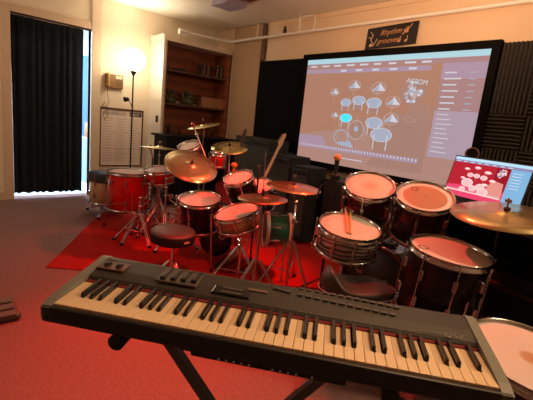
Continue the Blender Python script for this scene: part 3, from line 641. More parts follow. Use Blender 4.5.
# ---------------- left kit
P = at_z(200, 199, .63)
t, M, R = drum('floor_tom', 'black floor tom with orange head behind the round stool', 'drum', P, .375, .27, 11, -4, BLKSH, nl=6); legs_for(t, M, R, .27, ph=1.4)
P = at_z(237, 212, .63)
WSH = banded('honey_wood_wrap', (.45, .26, .12), (.20, .12, .06), 14, 8, .3, .6, (2, 2, 1))
t, M, R = drum('snare_drum', 'snare with pink head and pale wooden shell on a stand in the middle', 'drum', P, .375, .12, 8, -18, WSH, nl=8)
stand_for('snare_stand', 'chrome stand under the pink headed middle snare', P, R, normal(P, 8, -18), ph=.2, dep=.12, rad=.27)
P = at_z(238.5, 178, .86)
drum('tom_drum', 'small black tom with orange head tilted right behind the middle snare', 'drum', P, .265, .2, 19, -20, BLKSH, nl=6)
P = at_z(257, 186, .76)
drum('tom_drum', 'pink headed tom mostly hidden behind the hi-hat', 'drum', P, .33, .22, 18, -8, BLKSH, nl=6)
P = at_z(192, 163, .925)
_f = fl(at_z(121.5, 246, 0))-fl(at_z(150, 226, 0)); BPH = math.atan2(_f.y, _f.x); BRAD = _f.length
cymbal_stand('biggest bronze cymbal tilted above the left drum kit', P, .485, 28, 12, brass('big_bronze', .26, (.66, .52, .28), .3), base=at_z(150, 226, 0), ph=BPH, boom=.66, rad=BRAD, stem=.05, bell=.2, zc=.5, drop=.06)
P = at_z(229.5, 145.5, 1.065)
cymbal_stand('yellow brass cymbal in front of the tan panel', P, .40, 17, -5, brass('yellow_bronze', .2, (.88, .76, .34), .32), base=fl(P)+V((.1, -.05, 0)), ph=.2, boom=.75, rad=.25)
P = at_d(203.5, 124, 4.3)
cymbal_stand('thin brass cymbal tilted up before the bookcase', P, .36, 5, -15, brass('pale_bronze', .18, (.88, .76, .40), .32), base=fl(P)+V((-.08, .05, 0)), ph=.7, boom=.8, rad=.25, stem=.06)
P = at_d(160, 145.5, 4.3)
cymbal_stand('flat pale cymbal seen edge on beside the white bookcase side', P, .42, -2, 1, brass('edge_bronze', .21, (.62, .50, .32), .35), ph=.3, rad=.22)
P = at_d(189, 146, 4.0)
GLIT = mat('pink_grey_wrap', (.14, .09, .09), .25, coat=.6)
drum('tom_drum', 'pale pink tom tilted behind the biggest cymbal', 'drum', P, .235, .14, 20, -20, GLIT, nl=6)
RED = mat('red_lacquer', (.62, .012, .012), .16, coat=.8)
P = at_d(218, 154, 3.9)
drum('tom_drum', 'little bright red tom under the yellow brass cymbal', 'drum', P, .155, .13, 2, 0, RED, nl=6)
# red drum
P = at_d(129.5, 172, 4.3)
rn = radial('red_fade_head', [(0, (.45, .25, .2)), (1, (.5, .3, .25))], .2)
REDF = mat('red_burst_lacquer', (.75, .012, .008), .14, coat=.8)
t, M, R = drum('floor_tom', 'bright red floor tom beside the doorway', 'drum', P, .47, .41, 0, 0, REDF, rn, nl=8, hoop=DCHROME); legs_for(t, M, R, .41, ph=2.9, spread=.03)
P = at_z(101, 171, .76)
P = at_d(106, 174, 4.85)
t, M, R = drum('snare_drum', 'honey wood drum with black top half hidden behind the red floor tom', 'drum', P, .38, .36, 0, 2, mat('honey_wood', (.72, .50, .27), .3, coat=.5, var=.2, scale=10), mat('black_mute_pad', (.02, .025, .035), .6), hoop=CHROME, nl=6)
MB(M).lathe([(R*1.015, -.09), (R*1.015, -.005), (R*1.0, .0175), (0, .018)], 40).build('rubber_cover', mat('black_mute_pad', (0, 0, 0)), t)
stand_for('snare_stand', 'chrome stand under the honey wood drum by the doorway', P, R, V((0, 0, 1)), ph=3.6, dep=.36, rad=.30, zc=.2)
# pale pink snare + its stand
P = at_d(159, 170, 4.2)
t, M, R = drum('snare_drum', 'small pink headed snare between the red floor tom and biggest cymbal', 'drum', P, .31, .13, 7, -5, RED, nl=8)
stand_for('snare_stand', 'chrome stand under the small pink headed snare', P, R, normal(P, 7, -5), ph=.8, dep=.13, rad=.27)
# microphone pointing over it
t = thing('microphone_stand', 'slim stand with pale microphone beside the white bookcase side', 'microphone', fl(at_d(151, 160, 4.5)))
a, b = at_d(150, 147, 4.5), at_d(152.5, 158, 4.5)
MB().tube([b, a], [.012, .015], 10).build('microphone_body', mat('pale_metal', (.6, .55, .5), .3, .7), t)
MB().ball(a, .027, n=12).build('grille', BMETAL, t)
MB().tube([fl(b, .02), b], .009, 8).build('pole', BMETAL, t); tripod(t, b, b, .2, .2, BMETAL, double=False)
# boom arm near the thin cymbal
t = thing('boom_stand', 'chrome boom rod with red tip rising behind the biggest cymbal', 'stand', fl(at_d(205, 160, 4.0)))
a, b = at_d(193, 125, 4.0), at_d(206, 158, 4.0)
MB().tube([a, b], .008, 8).build('boom_arm', CHROME, t); MB().ball(a, .024, n=10).build('red_tip', RED, t)
MB().tube([fl(b, .02), b], .011, 8).build('pole', CHROME, t); MB().ball(a.lerp(b, .3), .02, n=10).build('joint', CHROME, t); tripod(t, b, b, .4, .25)
# bass drum of left kit (dark) and green drum
def bass(name, label, P, R, L, axis, shell, headm, hoopm):
    t = thing(name, label, 'drum', fl(P)); Mb = frame(P, axis)
    MB(Mb).lathe([(R*.96, 0), (R*.96, -L)], 48).build('shell', shell, t)
    MB(Mb).lathe([(0, .01), (R*.9, .01), (R*.95, 0)], 40).build('batter_head', headm, t); MB(Mb).lathe([(0, -L-.01), (R*.9, -L-.01), (R*.95, -L)], 40).build('front_head', headm, t)
    for z in (0, -L): MB(Mb).lathe([(R*.94, z-.016), (R*1.03, z-.016), (R*1.03, z+.016), (R*.94, z+.016), (R*.94, z-.016)], 48).build('wood_hoop', hoopm, t)
    for i in range(8):
        a = 2*PI*(i+.5)/8; lg = MB(Mb @ Matrix.Rotation(a, 4, 'Z')); lg.box((R*.95, -.01, -.11), (R*1.01, .01, -.06), bev=.004); lg.tube([(R*1.05, 0, .022), (R*1.0, 0, -.085)], .0035, 6)
        lg.build('lug', CHROME, t)
    for s in (-1, 1):
        sd = V((0, 0, 1)).cross(axis).normalized()*s
        MB().tube([P-axis*L*.75+sd*R*.8-V((0, 0, R*.5)), fl(P-axis*L*.75+sd*R*1.25, .012)], .007, 8).build('spur', CHROME, t)
    return t
P = at_z(215, 241, .17); P = at_d(216, 241, 3.62); P.z = max(P.z, .15)
bass('bass_drum', 'small dark bass drum on the rug under the middle snare', P, .14, .26, V((-P.x, -P.y, 0)).normalized(), mat('dark_red_lacquer', (.05, .012, .010), .2, coat=.7), mat('dark_head', (.022, .008, .007), .35), BLKSH)
P = at_d(266, 229, 3.45)
bass('bass_drum', 'green bass drum with white hoop behind the hi-hat', P, .155, .20, (-rr*.95-ff*.12).normalized(), mat('green_lacquer', (.006, .11, .06), .2, coat=.7), mat('dark_green_head', (.02, .10, .06), .4), mat('white_hoop', (.65, .68, .60), .3))
# round stool
P = at_z(173.5, 229.5, .49)
t = thing('drum_throne', 'round black drum stool in front of the left kit', 'stool', fl(P))
sm_ = frame(P, normal(P, 2, 2)); R = .168
MB(sm_).lathe([(0, .006), (R*.7, .004), (R*.93, -.004), (R, -.016), (R*1.0, -.022)], 48).build('seat', mat('black_vinyl_sheen', (.03, .03, .029), .5, bump=.1), t)  # same black vinyl as the side, lightened for the warm sheen on top
MB(sm_).lathe([(R*1.0, -.022), (R*1.01, -.03), (R*1.0, -.082), (R*.92, -.092), (0, -.092)], 48).build('seat_side', mat('black_vinyl', (.007, .006, .006), .55, spec=.3), t)
P0 = P-V((0, 0, .045)); dl = V((-P.x, -P.y, 0)).normalized(); rl_ = V((0, 0, 1)).cross(dl)
ba = math.atan2(dl.y*.80+rl_.y*.60, dl.x*.80+rl_.x*.60); bm_ = MB(Matrix.Translation(P))
for k in range(7): bm_.box((R*1.012*math.cos(ba-.13+k*.04)-.003, R*1.012*math.sin(ba-.13+k*.04)-.003, -.066+.002*(k % 2)), (R*1.012*math.cos(ba-.13+k*.04)+.003, R*1.012*math.sin(ba-.13+k*.04)+.003, -.052))
bm_.build('maker_badge', mat('grey_stitching', (.3, .26, .24), .6), t)
MB().tube([fl(P, .08), P-V((0, 0, .09))], .0125, 10).build('pole', CHROME, t); tripod(t, P, P, .24, .26, CHROME, ph=.2)
# hardware case / pedals clutter in the left kit
t = thing('kick_pedal', 'chrome kick pedal on the rug right of the round stool', 'pedal', fl(at_z(222, 268, 0)))
a = fl(at_z(216, 271, 0), .02); b = fl(at_z(240, 258, 0), .09)
dv = (b-a).normalized(); wv = V((-dv.y, dv.x, 0)).normalized()*.04
pm = MB(); pm.add([a-wv, a+wv, b+wv, b-wv, a-wv+V((0, 0, .012)), a+wv+V((0, 0, .012)), b+wv+V((0, 0, .012)), b-wv+V((0, 0, .012))], [(0, 1, 2, 3), (7, 6, 5, 4), (0, 4, 5, 1), (1, 5, 6, 2), (2, 6, 7, 3), (3, 7, 4, 0)])
pm.build('footboard', DCHROME, t); MB().tube([fl(b+wv*1.6, .01), fl(b+wv*1.6, .2), fl(b-wv*1.6, .2), fl(b-wv*1.6, .01)], .008, 8).build('pedal_frame', CHROME, t)
for i, (px, py, dd_) in enumerate(((140, 215, 4.0), (176, 214, 3.9), (166, 196, 4.1))):
    P = at_d(px, py, dd_); t = thing('hardware_stand', ['short chrome stand between the red floor tom and stool', 'short chrome stand left of the black floor tom', 'chrome stand under the left rim of the biggest cymbal'][i], 'stand', fl(P))
    zt = max(.35, P.z+.2); MB().tube([fl(P, .03), fl(P, zt)], .012, 8).build('pole', CHROME, t)
    cl_ = MB()
    for k in range(3):
        z = zt-.02-.09*k; a = k*2.1+i; cl_.tube([fl(P, z), fl(P, z)+V((math.cos(a), math.sin(a), .2))*.16], .007, 8); cl_.ball(fl(P, z), .02, n=8); cl_.box(fl(P, z)+V((math.cos(a), math.sin(a), .2))*.15-V((.012, .012, .02)), fl(P, z)+V((math.cos(a), math.sin(a), .2))*.15+V((.012, .012, .02)), bev=.004)
    cl_.build('clamp_arm', CHROME, t); tripod(t, P, P, .3, .25, CHROME, ph=i*.8)
tag(MB(Matrix.Translation(at_d(234, 165, 3.9))).ball((0, 0, 0), .033, n=14, sq=(1, 1, .8)).tube([(0, 0, -.12), (0, 0, 0)], .009, 8).build('maraca', mat('orange_lacquer', (.85, .25, .04), .3)), 'bright orange maraca beside the yellow brass cymbal stand', 'maraca')
# ---------------- amps, guitars, mic
TOL = mat('black_tolex', (.008, .008, .008), .75, bump=.3, bscale=200); GRL = mat('dark_grille_cloth', (.045, .052, .050), .85, bump=.3, bscale=300)
def amp(label, x0, x1, y0, y1, z, handle=True, g=GRL):
    t = thing('amplifier', label, 'amplifier', ((x0+x1)/2, (y0+y1)/2, 0))
    MB().box((x0, y0, .02), (x1, y1, z), bev=.012).build('cabinet', TOL, t)
    MB().box((x0+.03, y0-.006, .08), (x1-.03, y0+.003, z-.10), bev=.002).build('grille', g, t)
    MB().box((x0+.03, y0-.005, z-.085), (x1-.03, y0+.003, z-.03), bev=.002).build('control_panel', mat('dark_panel', (.03, .03, .03), .4), t)
    for k in range(6):
        kx = x0+.07+(x1-x0-.14)*k/5; MB().tube([(kx, y0-.02, z-.058), (kx, y0, z-.058)], .011, 10).build('knob', BLACK, t)
    if handle: MB().tube([((x0+x1)/2-.09, (y0+y1)/2, z), ((x0+x1)/2-.08, (y0+y1)/2, z+.025), ((x0+x1)/2+.08, (y0+y1)/2, z+.025), ((x0+x1)/2+.09, (y0+y1)/2, z)], .009, 8).build('handle', RUBBER, t)
    return t
amp('tall dark grey amplifier beside the tan panel', -4.55, -3.78, 3.42, 3.75, 1.13, False)
amp('black amplifier below the left corner of the screen', -3.72, -3.24, 3.30, 3.62, .98)
amp('smaller black amplifier nearest the microphone', -3.20, -2.90, 3.25, 3.55, .90, False)
def guitar(label, hx, hy, bx_, by_, dd_, L, woodm, bodym, hs=.68):
    top = at_d(hx, hy, dd_); bot = at_d(bx_, by_, dd_-.05); ax = (top-bot).normalized(); t = thing('bass_guitar' if 'bass' in label else 'electric_guitar', label, 'guitar', bot)
    side = FW.cross(ax).normalized(); nn = ax.cross(side).normalized()
    Mg = Matrix(((side.x, nn.x, ax.x, top.x), (side.y, nn.y, ax.y, top.y), (side.z, nn.z, ax.z, top.z), (0, 0, 0, 1)))
    Mp = Mg @ Matrix(((1, 0, 0, 0), (0, 0, 1, 0), (0, 1, 0, 0), (0, 0, 0, 1)))
    Mh = Mp @ Matrix.Diagonal((hs, hs, hs, 1)); Mk = Mg @ Matrix.Diagonal((hs, hs, hs, 1))
    MB(Mh).prism([(-.018, -.02), (-.02, .03), (-.034, .05), (-.030, .12), (-.02, .18), (0, .20), (.018, .18), (.022, .10), (.028, .05), (.018, -.02)], -.009, .009).build('headstock', woodm, t)
    for k in range(4): MB(Mk).tube([(-.03+.004*k, 0, .06+.034*k), (-.055+.004*k, 0, .06+.034*k)], .008, 8).build('tuning_peg', CHROME, t)
    MB(Mg).box((-.015, -.01, -L), (.015, .008, 0), bev=.004).build('neck', woodm, t)
    pts = [(-.05, 0), (-.13, .09), (-.15, .02), (-.11, -.08), (-.17, -.20), (-.14, -.33), (0, -.38), (.14, -.33), (.17, -.20), (.11, -.08), (.15, .02), (.12, .08), (.05, 0)]
    MB(Mp @ Matrix.Translation((0, -L+.03, 0))).prism([(x*.9, y) for x, y in pts], -.02, .02).build('body', bodym, t)
    return t
guitar('pale necked bass guitar leaning up behind the hi-hat', 279, 147, 264, 178, 4.25, .62, mat('maple_neck', (.55, .40, .26), .4), mat('pink_white_body', (.5, .35, .3), .3, coat=.5), hs=.85)
guitar('dark necked electric guitar standing against the tan panel', 243, 140, 238, 158, 4.3, .4, mat('dark_neck', (.05, .03, .025), .5), BLKSH)
t = thing('vocal_microphone', 'microphone with orange lit grille on a black stand before the screen', 'microphone', fl(at_d(334, 190, 3.0)))
a, b = at_d(337.5, 158, 3.0), at_d(335.5, 174, 3.0)
MB().ball(a, .029, n=14).build('grille', mat('red_lit_mesh', (.75, .30, .12), .5), t); MB().tube([a.lerp(b, .15), b], [.02, .013], 12).build('microphone_body', BMETAL, t)  # grille colour carries the red light falling on it
MB().tube([b, b-V((0, 0, .1)), fl(b, .03)], .011, 8).build('pole', BMETAL, t); MB().box(b-V((.03, .03, .05)), b+V((.03, .03, 0)), bev=.01).build('clip', BMETAL, t)
MB().tube([b-V((0, 0, .05)), b-V((0, 0, .10))-rr*.1, b-V((0, 0, .2))-rr*.12], .008, 8).build('cable', RUBBER, t); tripod(t, b, b, .15, .28, BMETAL, double=False)
t = thing('vocal_microphone', 'small black microphone on a stand behind the hi-hat rod', 'microphone', fl(at_d(258, 178, 3.4)))
a, b = at_d(258.5, 167, 3.35), at_d(258, 180, 3.35)
MB().tube([b, a], [.012, .016], 10).build('microphone_body', BMETAL, t); MB().ball(a, .02, n=10).build('grille', BMETAL, t); MB().tube([fl(b, .02), b], .009, 8).build('pole', BMETAL, t); tripod(t, b, b, .15, .18, BMETAL, double=False)
# low equipment under the screen
t = thing('media_cabinet', 'low black cabinet against the wall below the projection screen', 'cabinet', (-2.2, 3.7, 0))
MB().box((-2.82, 3.42, .03), (-1.35, 3.88, .80), bev=.01).build('body', mat('matt_black_wood', (.012, .009, .009), .6), t)
for k in range(3): MB().box((-2.79+k*.48, 3.405, .08), (-2.34+k*.48, 3.42, .77), bev=.004).build('door', mat('matt_black_wood', (0, 0, 0)), t)
# desk at right with laptop
TL = at_d(457, 156, 2.62); dw = V((.954, -.30, 0)).normalized(); nrm = V((dw.y, -dw.x, 0)); nrm = nrm if nrm.dot(-TL) > 0 else -nrm
def onpl(px, py, P0, n_): d = ray(px, py); o = V((0, 0, H)); return o+d*((P0-o).dot(n_)/d.dot(n_))
nl_ = (nrm+V((0, 0, .22))).normalized(); TR = onpl(533.5, 169.5, TL, nl_); W = (TR-TL).length
TR = TL+dw*W; dn = nl_.cross(dw).normalized(); dn = dn if dn.z < 0 else -dn
Hh = (onpl(448.5, 193, TL, nl_)-TL).length
t = thing('laptop', 'open laptop showing pink and red drum software', 'laptop', TL+dn*Hh+dw*W/2)
LM = Matrix(((dw.x, -nl_.x, -dn.x, (TL+dn*Hh).x), (dw.y, -nl_.y, -dn.y, (TL+dn*Hh).y), (dw.z, -nl_.z, -dn.z, (TL+dn*Hh).z), (0, 0, 0, 1)))
MB(LM).box((-.008, 0, -.03), (W+.008, .008, Hh+.008), bev=.003).build('lid', BLACK, t)
LT = [emis('laptop_red', (.50, .012, .03), 1), emis('laptop_deep_pink', (.85, .06, .16), 1), emis('laptop_top_bar', (.50, .80, 1.0), 1), emis('laptop_side_panel', (.22, .48, .75), 1), emis('laptop_pale_pink', (1.0, .55, .55), 1),
      emis('laptop_white', (.95, .85, .85), 1), emis('laptop_grey_pink', (.7, .35, .35), 1), emis('laptop_light', (1, .72, .70), 1), emis('laptop_dark_red', (.32, .004, .02), 1), emis('laptop_band', (.30, .25, .42), 1), emis('laptop_skin', (.80, .30, .25), 1)]
def cymL(u, v, s): return [('e', 4, (u, v), .045*s, .035*s), ('e', 5, (u, v+.01), .022*s, .018*s)]
S = [('r', 0, 0, 0, 1, 1), ('p', 8, [(.6, .35), (.77, .35), (.77, .88), (.6, .88)]), ('p', 1, [(0, 0), (.78, 0), (.78, .3), (.45, .36), (0, .26)]), ('p', 10, [(.5, .12), (.76, .12), (.74, .5), (.6, .55)]), ('r', 2, 0, .93, 1, 1), ('r', 9, 0, .87, 1, .93), ('r', 3, .775, 0, 1, .87), ('r', 7, 0, .13, .75, .16), ('r', 1, 0, 0, .77, .1)]
for i in range(8): S.append(('r', 5, .03+i*.1, .89, .08+i*.1, .905))
for i in range(6): S.append(('r', 5, .80, .78-i*.07, .92, .79-i*.07))
for i in range(28): S.append(('r', 4, .02+i*.026, .17, .03+i*.026, .19))
for u, v, s in ((.22, .72, .9), (.36, .78, 1), (.51, .70, 1.1), (.20, .48, .8), (.60, .52, 1), (.52, .40, 1)): S += cymL(u, v, s)
for u, v, s in ((.29, .58, 1), (.38, .58, 1), (.48, .56, 1.1), (.47, .33, 1.4), (.52, .22, 1.7), (.28, .38, 1.9), (.24, .2, 1.1), (.38, .26, 1.3)): S += [('e', 4, (u, v), .042*s, .05*s), ('o', 5, (u, v), .043*s, .055*s, .15), ('r', 10, u-.002, v-.12, u+.002, v)]
R6 = random.Random(9)
for k in range(26):
    a, r_ = R6.random()*6.28, R6.random()**.5; S.append(('e', [5, 4, 6, 3][k % 4], (.69+.055*r_*math.cos(a), .72+.11*r_*math.sin(a)), .012, .018))
picture('screen_picture', TL+dn*Hh, dw, -dn, nl_, W, Hh, None, LT, S, t, 1)
hb_ = TL+dn*(Hh+.03); kb = MB(Matrix(((dw.x, nrm.x, 0, hb_.x), (dw.y, nrm.y, 0, hb_.y), (0, 0, 1, hb_.z), (0, 0, 0, 1))))
kb.box((0, 0, -.022), (W, .235, -.004), bev=.004).build('keyboard_base', mat('red_lit_black', (.03, .012, .012), .4), t)  # dark base tinted red to show the red light on it
kk = MB(kb.M)
for i in range(5):
    for j in range(14): kk.box((.03+j*(W-.06)/14, .04+i*.026, -.004), (.03+(j+.85)*(W-.06)/14, .04+i*.026+.02, -.001))
kk.build('keys', BLACK, t)
zt = hb_.z-.022
dk = thing('equipment_desk', 'black desk carrying the open laptop behind the ride cymbal', 'desk', fl(hb_+dw*W/2+nrm*.1))
DM = Matrix(((dw.x, nrm.x, 0, hb_.x), (dw.y, nrm.y, 0, hb_.y), (0, 0, 1, 0), (0, 0, 0, 1))); DKW = mat('black_desk_laminate', (.014, .012, .014), .4)
MB(DM).box((.05, -.25, zt-.03), (1.1, .24, zt-.001), bev=.004).build('desk_top', DKW, dk)
MB(DM).box((.06, -.24, 0), (.09, .22, zt-.03)).build('side_panel', DKW, dk); MB(DM).box((1.05, -.24, 0), (1.08, .22, zt-.03)).build('side_panel', DKW, dk)
MB(DM).box((.09, -.24, .1), (1.05, -.22, zt-.03)).build('back_panel', mat('navy_black_cloth', (.008, .010, .018), .8), dk)
MB(DM).box((.09, -.2, .62), (1.05, .22, .645), bev=.003).build('keyboard_shelf', mat('dark_brown_shelf', (.05, .028, .022), .5), dk)
MB(DM).box((.1, -.1, .646), (1.0, .2, .71), bev=.01).build('rack_unit', mat('rack_grey', (.05, .045, .05), .35, .4), dk)
# tambourine behind laptop
q = at_d(472, 154, 2.70); MB_ = MB(frame(q, -ray(472, 154).normalized()))
MB_.lathe([(.036, -.012), (.046, -.012), (.046, .012), (.036, .012), (.036, -.012)], 28)
t = thing('headphones', 'brown round headphone cup standing behind the laptop lid', 'headphones', q-V((0, 0, .046)))
MB_.build('ear_cushion', mat('brown_leatherette', (.16, .075, .05), .5), t)
m2 = MB(MB_.M); m2.lathe([(0, -.014), (.036, -.010)], 24); m2.build('ear_cup', BLACK, t)
MB().tube([q-V((0, 0, .046)), V((q.x, q.y, zt-.0))], .006, 8).build('support', BLACK, t)
# ================================================================== KEYBOARD
KZ = .85; fl_ = at_z(40, 301, KZ); fr_ = at_z(517, 392, KZ)
ku = (fr_-fl_).normalized(); kv = V((-ku.y, ku.x, 0)); KW = (fr_-fl_).length
KM0 = Matrix(((ku.x, kv.x, 0, fl_.x), (ku.y, kv.y, 0, fl_.y), (0, 0, 1, KZ), (0, 0, 0, 1)))
KM = KM0 @ Matrix.Rotation(math.radians(2.7), 4, 'X')
KN = (KM.to_3x3() @ V((0, 0, 1))).normalized()
KD = .298
kb = thing('digital_keyboard', 'long black 76-key stage keyboard across the foreground', 'keyboard', fl_+ku*KW/2+kv*KD/2-V((0, 0, .05)))
KBM = mat('charcoal_keyboard_body', (.036, .031, .026), .4, bump=.15, bscale=300); KBL = mat('grey_green_endcap', (.20, .20, .17), .4)
W0, W1 = .026, KW-.026                       # key span
kyr = .157                                   # rear of the keys
MB(KM).box((0, .0, -.058), (KW, KD, -.030), bev=.006).build('lower_case', BLACK, kb)
MB(KM).box((0, 0, -.04), (KW, .012, -.012), bev=.004).build('front_rail', BLACK, kb)
# top panel, slightly crowned
pn = MB(KM); prf = [(kyr+.002, -.030), (kyr+.002, -.004), (kyr+.010, .003), (kyr+.05, .010), (KD-.03, .016), (KD-.008, .010), (KD, -.002), (KD, -.04)]
n = len(prf); pn.add([(.026, y, z) for y, z in prf]+[(KW-.026, y, z) for y, z in prf], [tuple(range(n)), tuple(range(n, 2*n))[::-1]]+[(i, n+i, n+(i+1) % n, (i+1) % n) for i in range(n)])
pn.build('control_panel', KBM, kb)
def pz(y):
    for (a, za), (b, zb) in zip(prf, prf[1:]):
        if a <= y <= b and b > a: return za+(zb-za)*(y-a)/(b-a)
    return .01
cap = [(.0, -.05), (.0, -.014), (.03, -.004), (.10, .004), (.2, .012), (KD-.03, .019), (KD-.006, .012), (KD+.002, -.003), (KD+.002, -.05)]
for a, b, m_ in ((0, .0255, KBL), (KW-.0255, KW, KBL)):
    e = MB(KM); n = len(cap); e.add([(a, y, z) for y, z in cap]+[(b, y, z) for y, z in cap], [tuple(range(n)), tuple(range(n, 2*n))[::-1]]+[(i, n+i, n+(i+1) % n, (i+1) % n) for i in range(n)]); e.build('end_cap', m_, kb)
KWH = mat('white_key', (.80, .58, .36), .3); KBK = mat('black_key', (.012, .011, .012), .22)
NW = 45; kw = (W1-W0)/NW; order = 'EFGABCD'; has = {'F', 'G', 'A', 'C', 'D'}
MB(KM).box((W0, kyr-.012, -.03), (W1, kyr+.002, -.006)).build('key_base_reflection', mat('painted_red_reflection', (.16, .01, .01), .9), kb)  # red strip painted for the red light reflected at the key bases
MB(KM).box((W0, .012, -.034), (W1, kyr, -.030)).build('key_bed', BLACK, kb)
for i in range(NW):
    L = order[i % 7]; x0_ = W0+i*kw; prev = i > 0 and order[(i-1) % 7] in has; nxt = L in has and i < NW-1
    k = MB(KM); g_ = .0006
    k.box((x0_+g_, .014, -.028), (x0_+kw-g_, .062, -.008), bev=.0012)
    la_, ra_ = (.0055 if prev else g_), (.0055 if nxt else g_)
    k.box((x0_+la_, .0615, -.028), (x0_+kw-ra_, kyr-.004, -.0085))
    k.build('white_key', KWH, kb)
    if nxt:
        xc = x0_+kw; off = {'F': -.0018, 'G': 0, 'A': .0018, 'C': -.0015, 'D': .0015}[L]; xc += off
        b = MB(KM); w_ = .0052; y0_, y1_ = .063, kyr-.003
        b.add([(xc-w_, y0_, -.02), (xc+w_, y0_, -.02), (xc+w_, y1_, -.02), (xc-w_, y1_, -.02), (xc-w_*.8, y0_+.006, .003), (xc+w_*.8, y0_+.006, .003), (xc+w_*.85, y1_, .004), (xc-w_*.85, y1_, .004)],
              [(0, 3, 2, 1), (4, 5, 6, 7), (0, 1, 5, 4), (1, 2, 6, 5), (2, 3, 7, 6), (3, 0, 4, 7)])
        b.build('black_key', KBK, kb)
def K(px, py, z=.012):
    d = ray(px, py); o = V((0, 0, H)); P0 = KM @ V((0, 0, z)); return KM.inverted() @ (o+d*((P0-o).dot(KN)/d.dot(KN)))
a = K(113, 267)
MB(KM).box((a.x-.04, a.y-.024, pz(a.y)-.002), (a.x+.045, a.y+.03, pz(a.y)+.004), bev=.003).build('wheel_panel', mat('dark_brown_panel', (.10, .03, .018), .4), kb)
for s in (-.018, .02):
    w = MB(KM @ Matrix.Translation((a.x+s, a.y+.003, pz(a.y)-.006)) @ Matrix.Rotation(PI/2, 4, 'Y')); w.lathe([(0, -.006), (.018, -.006), (.018, .006), (0, .006)], 24, sm=False); w.build('pitch_wheel', BLACK, kb)
a = K(182, 278); MB(KM).box((a.x-.066, a.y-.043, .008), (a.x+.058, a.y+.043, .0155), bev=.002).build('slider_panel', mat('panel_frame_grey', (.085, .07, .055), .4), kb)
for px0 in (166, 176, 186, 196):
    a = K(px0+1, 279-3+(px0-166)*.12); s = MB(KM); s.box((a.x-.0045, a.y-.032, .0), (a.x+.0045, a.y+.036, .0175)); s.build('slider_slot', BLACK, kb)
    s = MB(KM); s.box((a.x-.0075, a.y-.034, .01), (a.x+.0075, a.y-.020, .025), bev=.002); s.build('slider_cap', BLACK, kb)
a = K(232, 291); MB(KM).box((a.x-.055, a.y-.022, pz(a.y)-.004), (a.x+.055, a.y+.022, pz(a.y)+.0035), bev=.003).build('display_bezel', mat('panel_black_gloss', (.012, .011, .011), .2), kb)
for dy in (-.012, .012): MB(KM).box((a.x-.03, a.y+dy-.004, pz(a.y)+.002), (a.x+.03, a.y+dy+.004, pz(a.y)+.005), bev=.001).build('data_button', mat('button_brown_grey', (.10, .075, .06), .4), kb)
a = K(258, 291); MB(KM).box((a.x-.028, a.y-.008, pz(a.y)), (a.x+.028, a.y+.006, pz(a.y)+.003), bev=.001).build('display', mat('tan_display', (.16, .10, .065), .4), kb)
BT = mat('button_grey', (.07, .058, .048), .35)
for r_, (n_, x_a, y_a, x_b, y_b) in enumerate(((13, 301, 290, 396, 309), (12, 300, 296, 392, 315), (3, 276, 290, 288, 293))):
    for i in range(n_):
        f_ = i/(n_-1); a = K(x_a+(x_b-x_a)*f_, y_a+(y_b-y_a)*f_); MB(KM).box((a.x-.0085, a.y-.0055, pz(a.y)-.003), (a.x+.0085, a.y+.0055, pz(a.y)+.005), bev=.001).build('preset_button', BT, kb)
a = K(300, 308); b = K(380, 323); st = MB(KM); ym = (a.y+b.y)/2
for i in range(16): st.box((a.x+(b.x-a.x)*i/16, ym-.001, pz(ym)-.001), (a.x+(b.x-a.x)*(i+.6)/16, ym+.0015, pz(ym)+.0006))
st.build('panel_printing', mat('faint_print', (.16, .14, .12), .5), kb)
PRT = mat('silver_print', (.24, .22, .18), .35, .3); a = K(421, 328)
lg = MB(KM); zz = pz(a.y)+.0012; lx = a.x
for y_ in (-.004, .004): lg.box((lx, a.y+y_-.0008, zz-.001), (lx+.052, a.y+y_+.0008, zz))
lg.box((lx, a.y-.004, zz-.001), (lx+.0016, a.y+.004, zz)); lg.build('logo_bar', PRT, kb)
text('logo', 'QS7', KM @ Matrix.Translation((lx+.055, a.y-.009, zz)) @ Matrix.Rotation(math.radians(3.2), 4, 'X'), .026, PRT, kb, shear=.3, ext=.0003, space=1.1)
# stand
st = thing('keyboard_stand', 'black X-shaped stand carrying the digital keyboard', 'keyboard stand', fl(kb.location))
zb_ = -.058; ks = K(121, 338, -.08); ks2 = K(388, 385, -.08)
xa_, xb_ = ks.x, ks2.x
for x_ in (xa_, xb_):
    s = MB(KM).tube([(x_, .035, zb_-.018), (x_, KD-.01, zb_-.018)], .015, 14).build('support_tube', BMETAL, st)
    MB(KM).tube([(x_, .0, zb_-.02), (x_, .07, zb_-.02)], .021, 14).build('rubber_sleeve', RUBBER, s)
fz = -KZ+.03
DG = mat('dark_grey_steel', (.075, .075, .07), .4, .3)
for y_, (xs, xe) in ((.12, (xa_+.06, xb_-.02)), (.19, (xb_-.06, xa_+.02))):
    A = V((xs, y_, zb_-.02)); B = V((xe, y_, fz)); dd_ = (B-A).normalized(); w_ = V((dd_.z, 0, -dd_.x))*.0125; o_ = V((0, .013, 0))
    s = MB(KM0); s.add([A-w_-o_, A+w_-o_, A+w_+o_, A-w_+o_, B-w_-o_, B+w_-o_, B+w_+o_, B-w_+o_], [(0, 3, 2, 1), (4, 5, 6, 7), (0, 1, 5, 4), (1, 2, 6, 5), (2, 3, 7, 6), (3, 0, 4, 7)]); s.build('leg', DG, st)
    MB(KM0).tube([(xe, -.08, fz), (xe, KD+.05, fz)], .016, 12).build('foot_bar', BMETAL, st)
MB(KM0).tube([((xa_+xb_)/2, .09, (zb_+fz)/2), ((xa_+xb_)/2, .22, (zb_+fz)/2)], .03, 14).build('pivot_bolt', BMETAL, st)
